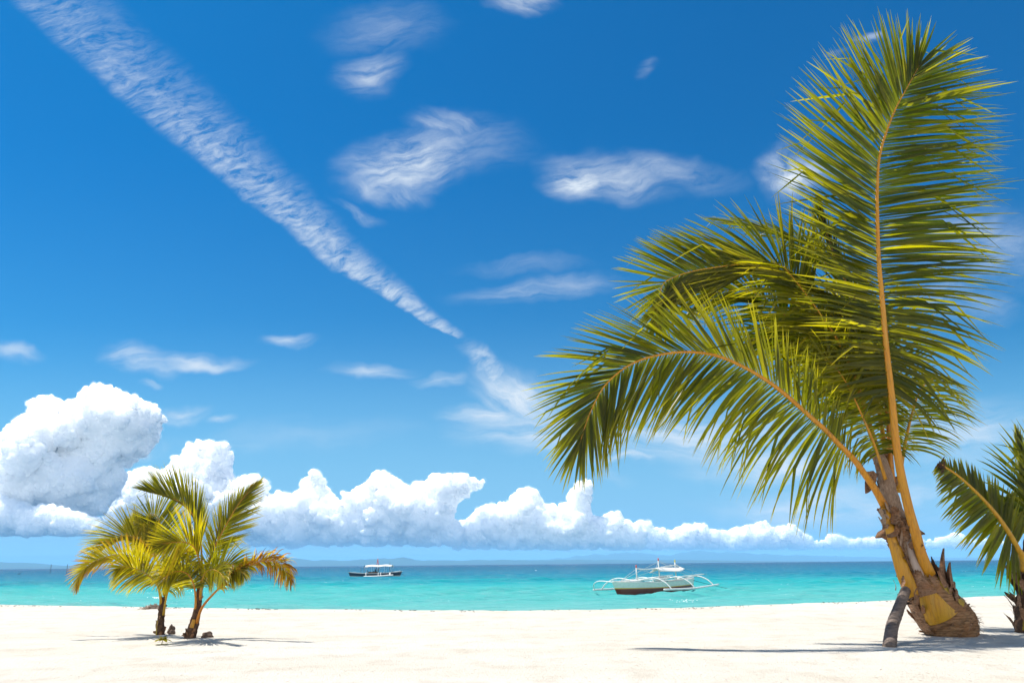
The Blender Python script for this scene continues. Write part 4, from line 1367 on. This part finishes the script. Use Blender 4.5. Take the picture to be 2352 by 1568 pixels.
def hull(F, e, L_, beam, zk, sheer, mats, bands, rake=(.9, .5), n=28):
    """plank hull in horizontal bands: bands = list of (z fraction bottom, top, material, name)"""
    out = []
    root = None
    for zb, zt, mat, nm in bands:
        mb = MB(); rows = []
        for i in range(n + 1):
            q = i / n
            top = sheer(q)
            row = []
            for side in (1, -1):
                pts = []
                for k in range(5):
                    f = zb + (zt - zb) * k / 4
                    z = zk + (top - zk) * f
                    s = (q - .5) * L_
                    # raked ends: higher up, the ends reach further out
                    s += (-(rake[0]) * (1 - q) ** 6 + rake[1] * q ** 6) * f
                    w = beam * .5 * (max(0, 1 - abs(2 * q - 1) ** 3.2)) ** .75 * (.45 + .55 * f ** .6) + .02
                    pts.append(mb.vert(F.p(s, side * w, z)))
                row.append(pts)
            rows.append(row)
        for a, b in zip(rows, rows[1:]):
            for sd in (0, 1):
                for k in range(4):
                    q_ = (a[sd][k], b[sd][k], b[sd][k + 1], a[sd][k + 1])
                    mb.f.append(q_ if sd == 0 else tuple(reversed(q_)))
        for end in (0, -1):
            r_ = rows[end]
            for k in range(4): mb.face(r_[0][k], r_[0][k + 1], r_[1][k + 1], r_[1][k])
        if zt >= .999:   # deck, a little below the gunwale
            dk = []
            for i in range(n + 1):
                q = i / n; z = zk + (sheer(q) - zk) * .93; s = (q - .5) * L_ + (-(rake[0]) * (1 - q) ** 6 + rake[1] * q ** 6) * .93
                w = beam * .5 * (max(0, 1 - abs(2 * q - 1) ** 3.2)) ** .75 * .96 + .012
                dk.append((mb.vert(F.p(s, w, z)), mb.vert(F.p(s, -w, z))))
            for a, b in zip(dk, dk[1:]): mb.face(a[0], a[1], b[1], b[0])
        o = mb.build(nm, mat, e if root is None else root)
        if root is None: root = o
        out.append(o)
    return root


def pole(name, pts, r, mat, parent, n=8, sm=20, r1=None):
    mb = MB()
    pp, _ = spline(pts, sm)
    mb.tube(pp, [r + ((r1 or r) - r) * i / (sm - 1) for i in range(sm)], n)
    return mb.build(name, mat, parent)


# ------------------------------------------------------------------ the near outrigger boat
bow_w = onz(1423, 1366, WATER_Z); stern_w = onz(1588, 1353.5, WATER_Z)
hd = stern_w - bow_w
ctr = (bow_w + stern_w) / 2
boat = empty('outrigger_boat', (ctr.x, ctr.y, WATER_Z), 'white outrigger boat with dark red hull bottom and slung white awning, moored right', 'boat', None)
F = Frame(Vector((ctr.x, ctr.y, WATER_Z)), hd)
LB = hd.length
sheer = lambda q: .56 + .16 * (1 - q) ** 3 + .16 * q ** 3
root = hull(F, boat, LB, .95, -.25, sheer,
            None, [(0, .60, M_RED, 'hull'), (.60, .63, M_ORG, 'orange_stripe'), (.63, .67, M_YEL, 'yellow_stripe'), (.67, 1.0, M_PALEG, 'topside')], rake=(.75, .55))
hz = lambda s: sheer(s / LB + .5)
for l in (-1, 1):   # rubbing strake along each gunwale
    pole('gunwale', [F.p(s, l * (.475 * max(0, 1 - abs(2 * s / LB) ** 3.2) ** .75 + .03), hz(s) + .01) for s in np.linspace(-LB / 2 - .62, LB / 2 + .45, 14)], .032, M_WHITE, root, 6, 40)
mast_base = []
for s, top, mat, nm in ((-LB * .275, 1.62, M_TIPR, 'mast'), (LB * .03, 2.02, M_TIPR, 'mast'), (LB * .275, 1.92, M_TIPY, 'mast')):
    mo = pole(nm, [F.p(s, 0, .25), F.p(s, 0, top - .16)], .042, M_WHITE, root, 8, 4)
    pole('mast_tip', [F.p(s, 0, top - .16), F.p(s, 0, top)], .046, mat, mo, 8, 4, .030)
    mast_base.append((s, top))
s1, s2, s3 = [q[0] for q in mast_base]
pole('ridge_pole', [F.p(s1, 0, 1.40), F.p((s1 + s2) / 2, 0, 1.36), F.p(s2, 0, 1.44), F.p(s3, 0, 1.58), F.p(s3 + .5, 0, 1.50)], .034, M_WHITE, root)
# awning slung from the ridge pole
mb = MB(); g_ = []
for i in range(13):
    f = i / 12; s = s2 - .6 + (s3 + .6 - s2 + .6) * f; row = []
    for j in range(9):
        q = j / 8 * 2 - 1
        zz = 1.42 + .12 * f - abs(q) ** 1.3 * .24 + .05 * math.sin(f * 5 + q * 2) - .10 * math.sin(f * math.pi) * (1 - abs(q)) * .5
        row.append(mb.vert(F.p(s + (.25 if q > 0 else -.2) * abs(q), q * (.26 + .34 * math.sin(f * math.pi)), zz)))
    g_.append(row)
for a, b in zip(g_, g_[1:]):
    for j in range(8): mb.face(a[j], a[j + 1], b[j + 1], b[j])
aw = mb.build('awning', M_TARP, root)
md = aw.modifiers.new('cloth', 'SOLIDIFY'); md.thickness = .012
# outrigger floats and their curved booms
FL, FR = -2.35, 2.35
pole('outrigger_float', [F.p(-LB * .40, FR, .30), F.p(0, FR, .26), F.p(LB * .40, FR, .38)], .055, M_WHITE, boat, 8)
pole('outrigger_float', [F.p(-LB * .40, FL, .22), F.p(0, FL, .20), F.p(LB * .40, FL, .28)], .055, M_WHITE, boat, 8)
for s in (-LB * .30, LB * .02, LB * .33):
    pole('outrigger_boom', [F.p(s, FL, .24), F.p(s, FL * .82, .62), F.p(s, FL * .5, .86), F.p(s, 0, hz(s) + .10), F.p(s, FR * .5, .90), F.p(s, FR * .80, .70), F.p(s, FR, .31)], .036, M_WHITE, boat, 8, 40)
pole('outrigger_boom', [F.p(-LB * .55, 0, .70), F.p(-LB * .50, FL * .55, .74), F.p(-LB * .45, FL * .85, .56), F.p(-LB * .39, FL, .23)], .034, M_WHITE, boat, 8, 30)
pole('spreader_pole', [F.p(-LB * .46, .2, .72), F.p(-LB * .1, .62, .80), F.p(LB * .2, 1.05, .92), F.p(LB * .43, 1.30, 1.0)], .034, M_WHITE, boat)
pole('spreader_pole', [F.p(-LB * .46, -.2, .74), F.p(-LB * .1, -.6, .80), F.p(LB * .2, -.8, .88), F.p(LB * .40, -.8, .94)], .032, M_WHITE, boat)
for s, w in ((-LB * .27, .7), (LB * .05, .8)):
    mb = MB(); mb.box(F.p(s, 0, hz(s) + .02), (.7, w * .8, .08), Matrix.Rotation(math.atan2(F.h.y, F.h.x), 3, 'Z')); mb.build('thwart', M_TEAL, root, smooth=False)
mb = MB(); mb.box(F.p(LB * .10, -.1, hz(0) + .22), (.45, .4, .2), Matrix.Rotation(math.atan2(F.h.y, F.h.x), 3, 'Z')); mb.build('engine_box', M_WHITE, root, smooth=False)
for a, b in (((s2, 0, 1.8), (-LB * .5, 0, .72)), ((s1, 0, 1.4), (-LB * .5, 0, .70)), ((s2, 0, 1.85), (LB * .5, 1.2, .95)), ((s2, 0, 1.8), (LB * .53, 0, .75)), ((s1, 0, 1.4), (s2 + .3, .9, .8)),
             ((s2, 0, 1.4), (s1, -.8, .7)), ((s2, 0, 1.8), (s3 + .2, FR * .8, .7)), ((s2, 0, 1.8), (s3, FL * .8, .6))):
    pole('stay_line', [F.p(*a), F.p(*b)], .009, M_ROPE, boat, 4, 2)
pole('mooring_line', [F.p(LB * .5, .1, .62), F.p(LB * .55 + .9, .8, .28), F.p(LB * .55 + 2.2, 1.8, -.05)], .016, M_ROPED, boat, 4, 12)

# ------------------------------------------------------------------ the far outrigger boat with the long white roof
c0 = onz(798, 1324.2, WATER_Z); c1_ = onz(922, 1322.0, WATER_Z)
ctr = (c0 + c1_) / 2
hd = Vector((1, -.06, 0))
LB = (c1_.x - c0.x) * 1.02
sc_ = LB / 9.0
tour = empty('outrigger_boat', (ctr.x, ctr.y, WATER_Z), 'navy hulled outrigger boat with long white roof and red pointed mast, farther out', 'boat', None)
F = Frame(Vector((ctr.x, ctr.y, WATER_Z)), hd)
sheer = lambda q: sc_ * (.52 + .34 * (1 - q) ** 4 + .40 * q ** 3)
root = hull(F, tour, LB, 1.25 * sc_, -.3, sheer, None, [(0, .42, M_GREY, 'hull'), (.42, .90, M_NAVY, 'topside'), (.90, 1.0, M_WHITE, 'gunwale')], rake=(.5, .5))
rs0, rs1 = -LB * .21, LB * .355
mb = MB(); g_ = []
for i in range(15):
    f = i / 14; row = []
    for j in range(9):
        q = j / 8 * 2 - 1
        row.append(mb.vert(F.p(rs0 + (rs1 - rs0) * f + (.25 * q if f < .2 else 0), q * .95 * sc_, sc_ * (1.98 - .28 * abs(q) ** 1.8 - .05 * math.cos(f * 12.5)) + .05 * f)))
    g_.append(row)
for a, b in zip(g_, g_[1:]):
    for j in range(8): mb.face(a[j], a[j + 1], b[j + 1], b[j])
rf = mb.build('roof', M_TARP, root); md = rf.modifiers.new('cloth', 'SOLIDIFY'); md.thickness = .05
for s in np.linspace(rs0 + .1, rs1 - .1, 5):
    for l in (-.8, .8):
        pole('roof_post', [F.p(s, l * sc_ * .7, .5 * sc_), F.p(s, l * sc_, 1.72 * sc_)], .022, M_WHITE, root, 5, 2)
for s, zt in ((rs0 - .1, 2.0), (rs1 - .4, 2.35), (rs0 - .65, 1.5)):
    pole('pole', [F.p(s, .3, .5 * sc_), F.p(s, .3, zt * sc_)], .03, M_DARK, root, 5, 2)
sm_ = LB * .045
for d in (-.22, .22):
    mo = pole('mast_leg', [F.p(sm_ + d * 1.2, .1, .5 * sc_), F.p(sm_ + d * .6, .1, 2.05 * sc_)], .045, M_DARK, root, 6, 3)
    pole('mast_head', [F.p(sm_ + d * .6, .1, 2.05 * sc_), F.p(sm_, .1, 3.05 * sc_)], .05, M_TIPR, mo, 6, 3)
pole('aerial', [F.p(sm_, .1, 3.05 * sc_), F.p(sm_ - .05, .1, 3.6 * sc_)], .018, M_WHITE, root, 5, 2)
rz = Matrix.Rotation(math.atan2(F.h.y, F.h.x), 3, 'Z')
mb = MB(); mb.box(F.p(-LB * .045, -.1, .66 * sc_), (1.5 * sc_, .7, .32 * sc_), rz); mb.build('engine_box', M_BROWN, root, smooth=False)
for s in (-LB * .015, LB * .035):
    ch = MB()
    ch.box(F.p(s, .1, .95 * sc_), (.34, .34, .05), rz); ch.box(F.p(s + .16, .1, 1.12 * sc_), (.04, .34, .36), rz)
    for a_, b_ in ((-.14, -.14), (.14, -.14), (-.14, .14), (.14, .14)): ch.box(F.p(s + a_, .1 + b_, .75 * sc_), (.04, .04, .36), rz)
    ch.build('chair', M_DARK, root, smooth=False)
for a, b in (((-LB * .19, .1, .5), (-LB * .16, .1, 1.1)), ((-LB * .17, .2, 1.05), (-LB * .11, .2, .5)), ((-LB * .14, 0, .95), (-LB * .12, 0, .5))):
    pole('rail', [F.p(a[0], a[1], a[2] * sc_), F.p(b[0], b[1], b[2] * sc_)], .035, M_DARK, root, 5, 2)
NL = 2.1 * sc_
for l, lab in ((NL, 1), (-NL, 0)):
    pole('outrigger_float', [F.p(-LB * .17, l, .02), F.p(LB * .1, l, .07), F.p(LB * .43, l, .24)], .10, M_WHITE, tour, 8)
    for s in (-LB * .135, LB * .115, LB * .165, LB * .345, LB * .36):
        pole('outrigger_boom', [F.p(s - .15, 0, .62 * sc_), F.p(s - .12, l * .5, .66 * sc_), F.p(s - .02, l * .85, .50 * sc_), F.p(s + .08, l, .08)], .055, M_WHITE, tour, 6, 20)
pole('stern_pole', [F.p(LB * .33, .3, .80 * sc_), F.p(LB * .47, .3, .82 * sc_), F.p(LB * .525, .3, 1.0 * sc_)], .04, M_WHITE, tour)
pole('mooring_line', [F.p(LB * .5, 0, .7 * sc_), F.p(LB * .60, .4, .2), F.p(LB * .66, .8, -.05)], .02, M_ROPED, tour, 4, 12)

# ------------------------------------------------------------------ small things on the water
for (bx, by, tx, ty), lab in zip(((115, 1316, 118, 1295), (152.6, 1316.5, 155.3, 1295), (308, 1338, 309, 1322)),
                                 ('thin dark stake leaning in the sea, farthest left of the stakes', 'thin dark stake in the sea just right of the leaning one', 'short thin stake in the sea beside the tip of the yellow frond')):
    b = onz(bx, by, WATER_Z); t = at(tx, ty, b.y)
    e = pole('stake', [b + Vector((0, 0, -.3)), b.lerp(t, .5) + Vector((.02, 0, 0)), t], .00028 * b.y, M_DARK, None, 6, 8)
    tag(e, lab, 'stake', 'stakes standing in the shallow sea')
b = onz(44, 1318.5, WATER_Z)
mb = MB(); q = .0034 * b.y * .19
mb.tube(spline([b + Vector((-4.2 * q, 0, 0)), b + Vector((0, 0, 2.0 * q)), b + Vector((5.0 * q, .2, 6.0 * q))], 12)[0], [.55 * q - .035 * q * i for i in range(12)], 6)
mb.tube([b + Vector((.6 * q, 0, -q)), b + Vector((.5 * q, 0, 2.2 * q))], [.7 * q, .45 * q], 6)
tag(mb.build('driftwood', M_DARK), 'dark forked branch sticking out of the sea at far left', 'driftwood')
b = onz(1231, 1310, WATER_Z)
mb = MB(); q = b.y / FPX
mb.tube(spline([b + Vector((-2.2 * q, 0, 1.2 * q)), b + Vector((-1.2 * q, 0, .4 * q)), b + Vector((1.0 * q, 0, .4 * q)), b + Vector((2.4 * q, 0, 1.0 * q))], 12)[0], [.3 * q + .55 * q * math.sin(math.pi * i / 11) for i in range(12)], 8)
tag(mb.build('buoy', M_WHITE), 'tiny white float far out between the two boats', 'buoy')

# ------------------------------------------------------------------ on the sand
M_ROCK = fibre_mat('coral_rock', (.20, .14, .105), (.06, .04, .032), 1.0, (14, 14, 14), (.12, .08, .06))


def rock(px, py, rpx, seed, lab, sq=(1.1, .9, .8), dz=.25, dy=0):
    g = onz(px, py, 0); g.y += dy
    r = rpx * g.y / FPX
    bm = bmesh.new(); bmesh.ops.create_icosphere(bm, subdivisions=3, radius=1)
    mb = MB()
    for v in bm.verts:
        n_ = noise.noise(v.co * 1.3 + Vector((seed, 0, 0))) * .45 + noise.noise(v.co * 3.1 + Vector((seed, 5, 0))) * .18
        p = v.co * (1 + n_)
        mb.vert((g.x + p.x * r * sq[0], g.y + p.y * r * sq[1], sand_z(g.x, g.y) + r * dz + p.z * r * sq[2]))
    for f in bm.faces: mb.face(*[v.index for v in f.verts])
    bm.free()
    o = mb.build('rock', M_ROCK, None)
    return tag(o, lab, 'rock', 'brown rocks at the feet of the young palms')


rock(381, 1456, 7.5, 1.0, 'tall brown rock leaning against the left young palm', (.9, .9, 1.5), .7, .12)
rock(390, 1457, 6.5, 2.0, 'small brown rock right of the tall one at the left young palm', (1.0, .9, 1.0), .5, .05)
rock(476, 1463, 8.5, 3.0, 'low broken brown rock right of the orange-stalked young palm', (1.5, .9, .9), .4)

# seedling
g = onz(371, 1479, 0)
sd = empty('seedling', (g.x, g.y, 0), 'tiny pale green seedling in the sand before the young palms', 'plant')
mb = MB(); mb.tube([g + Vector((0, 0, -.01)), g + Vector((.005, 0, .03)), g + Vector((0, 0, .06))], [.004, .0035, .003], 6)
mb.build('stem', M_STALK, sd)
mb = MB(); rg = random.Random(12)
for i in range(26):
    an = rg.uniform(0, 6.28); el = rg.uniform(.1, .9); d = Vector((math.cos(an) * math.cos(el), math.sin(an) * math.cos(el), math.sin(el))); p = g + Vector((rg.uniform(-.025, .025), rg.uniform(-.02, .02), .05)); prev = None
    Ls = rg.uniform(.05, .10); sdv = d.cross(Vector((0, 0, 1))).normalized()
    for s_ in range(5):
        f = s_ / 4; w = .022 * math.sin(math.pi * min(1, f * .9 + .1)) + .001
        r_ = (mb.vert(p + sdv * w, f * .4, .55), mb.vert(p - sdv * w, f * .4, .55))
        if prev: mb.face(prev[0], r_[0], r_[1], prev[1])
        prev = r_; d = (d + Vector((0, 0, -.18))).normalized(); p = p + d * Ls / 4
mb.build('leaves', M_LEAF, sd)

# heap of dry seaweed and the white ball on the crest of the beach
M_WEED = fibre_mat('dry_seaweed', (.58, .46, .36), (.24, .17, .13), 1.0, (50, 50, 50), (.40, .29, .21))
gx_, gy_ = at(338, 1396, 13.9).x, 0
gy_ = crest_y(gx_) - .35
mb = MB(); rg = random.Random(3)
for _ in range(300):
    a = rg.gauss(0, .10); b = rg.gauss(0, .08)
    p = Vector((gx_ + a, gy_ + b, sand_z(gx_, gy_) + .075 * math.exp(-(a / .15) ** 2 - (b / .11) ** 2) * rg.uniform(.2, 1.1)))
    d = Vector((rg.uniform(-1, 1), rg.uniform(-1, 1), rg.uniform(-.3, .4))).normalized(); pts = [p]
    for _k in range(3): d = (d + Vector((rg.uniform(-.6, .6), rg.uniform(-.6, .6), rg.uniform(-.5, .3)))).normalized(); pts.append(pts[-1] + d * .02)
    mb.tube(pts, [.005, .006, .005, .003], 4, cap=False)
tag(mb.build('seaweed_heap', M_WEED), 'brown heap of dry seaweed on the sand crest left of the young palms', 'seaweed heap', kind='thing')
gx2 = at(319, 1396, 13.9).x
gy2 = crest_y(gx2) - .35
bm = bmesh.new(); bmesh.ops.create_uvsphere(bm, u_segments=20, v_segments=12, radius=.036); mb = MB()
for v in bm.verts: mb.vert((gx2 + v.co.x, gy2 + v.co.y, sand_z(gx2, gy2) + .030 + v.co.z * .95))
for f in bm.faces: mb.face(*[v.index for v in f.verts])
bm.free()
tag(mb.build('ball', M_WHITE), 'small white ball beside the seaweed heap on the sand crest', 'ball')

# dark shreds of weed washed up along the crest, and litter of twigs on the sand
mb = MB(); rg = random.Random(9)
dens = [rg.uniform(-13, 9) for _ in range(26)]
for i in range(210):
    x = rg.choice(dens) + rg.gauss(0, .16) if i < 170 else rg.uniform(-14, 14)
    y = crest_y(x) - rg.uniform(-.12, .30)
    p = Vector((x, y, sand_z(x, y) + .006)); d = Vector((rg.uniform(-1, 1), rg.uniform(-.5, .5), 0)).normalized(); pts = [p]
    for _k in range(2): d = (d + Vector((rg.uniform(-.6, .6), rg.uniform(-.6, .6), rg.uniform(-.2, .25)))).normalized(); pts.append(pts[-1] + d * rg.uniform(.008, .026))
    mb.tube(pts, [.004, .006, .003], 4, cap=False)
tag(mb.build('washed_up_weed', M_DARK), kind='stuff')
mb = MB()
for i in range(700):
    y = 3.2 + 10.5 * rg.random() ** 1.2; x = rg.uniform(-.85, .85) * (y + 1)
    p = Vector((x, y, sand_z(x, y) + .003)); d = Vector((rg.uniform(-1, 1), rg.uniform(-1, 1), rg.uniform(0, .3))).normalized(); pts = [p]
    for _k in range(3): d = (d + Vector((rg.uniform(-.5, .5), rg.uniform(-.5, .5), rg.uniform(-.3, .1)))).normalized(); pts.append(pts[-1] + d * rg.uniform(.004, .014))
    for q_ in pts: q_.z = max(q_.z, sand_z(q_.x, q_.y) + .002)
    mb.tube(pts, [.0008, .0012, .001, .0006], 3, cap=False)
tag(mb.build('twig_litter', M_WEED), kind='stuff')

# white flecks as foam and imitated sun glints, and the little breaker near shore
mfo, ntf, outf = material('foam_and_glints')
principled(ntf, outf, (.85, .87, .87), .8, .2)
mb = MB(); rg = random.Random(21)


def fleck(x, y, w, h):
    z = WATER_Z + .10; n_ = 7; c = Vector((x, y, z + rg.uniform(0, .05)))
    i0 = mb.vert(c + Vector((0, 0, h * .6)))
    ring = [mb.vert(c + Vector((math.cos(a) * w * rg.uniform(.5, 1.1), math.sin(a) * w * .35 * rg.uniform(.5, 1.1), -h * .4))) for a in [2 * math.pi * k / n_ for k in range(n_)]]
    for k in range(n_): mb.face(i0, ring[k], ring[(k + 1) % n_])


for i in range(75):
    px = rg.uniform(-60, 2400); py = 1308 + 78 * rg.random() ** .8
    g = onz(px, py, WATER_Z)
    for _ in range(rg.choice((1, 1, 2, 3))): fleck(g.x + rg.gauss(0, .3), g.y + rg.gauss(0, .3), g.y * .00055 * rg.uniform(.5, 1.3), g.y * .00035)
for i in range(26):
    px = 1572 + rg.gauss(0, 16); py = 1385.5 + rg.gauss(0, 1.6) - abs(px - 1572) * .02
    g = onz(px, py, WATER_Z); fleck(g.x, g.y, .03 * rg.uniform(.5, 1.6), .02)
for i in range(24):
    px = 360 + rg.gauss(0, 8); py = 1377 + rg.gauss(0, .8); g = onz(px, py, WATER_Z); fleck(g.x, g.y, .05, .03)
tag(mb.build('foam_and_glints', mfo), kind='stuff')
# ------------------------------------------------------------------ picture settings
vs = SC.view_settings
SC.display_settings.display_device = 'sRGB'
vs.view_transform = 'Standard'
vs.look = 'None'
vs.exposure = EXPOSURE
vs.gamma = 1.0
vs.use_curve_mapping = False
SC.render.engine = 'CYCLES'
cy = SC.cycles
cy.max_bounces = 48
cy.diffuse_bounces = 8
cy.glossy_bounces = 2
cy.transmission_bounces = 4
cy.transparent_max_bounces = 8
cy.volume_bounces = VOL_BOUNCES
cy.sample_clamp_indirect = 6.0
cy.use_denoising = True

# torn husk and loose fibres: nobody could count the pieces
for o in bpy.data.objects:
    if o.name.split('.')[0] in ('husk', 'root_fibres', 'frayed_husk', 'sheath_collar', 'fibre_sheath', 'withered_tip') and o.parent is not None:
        o['kind'] = 'stuff'
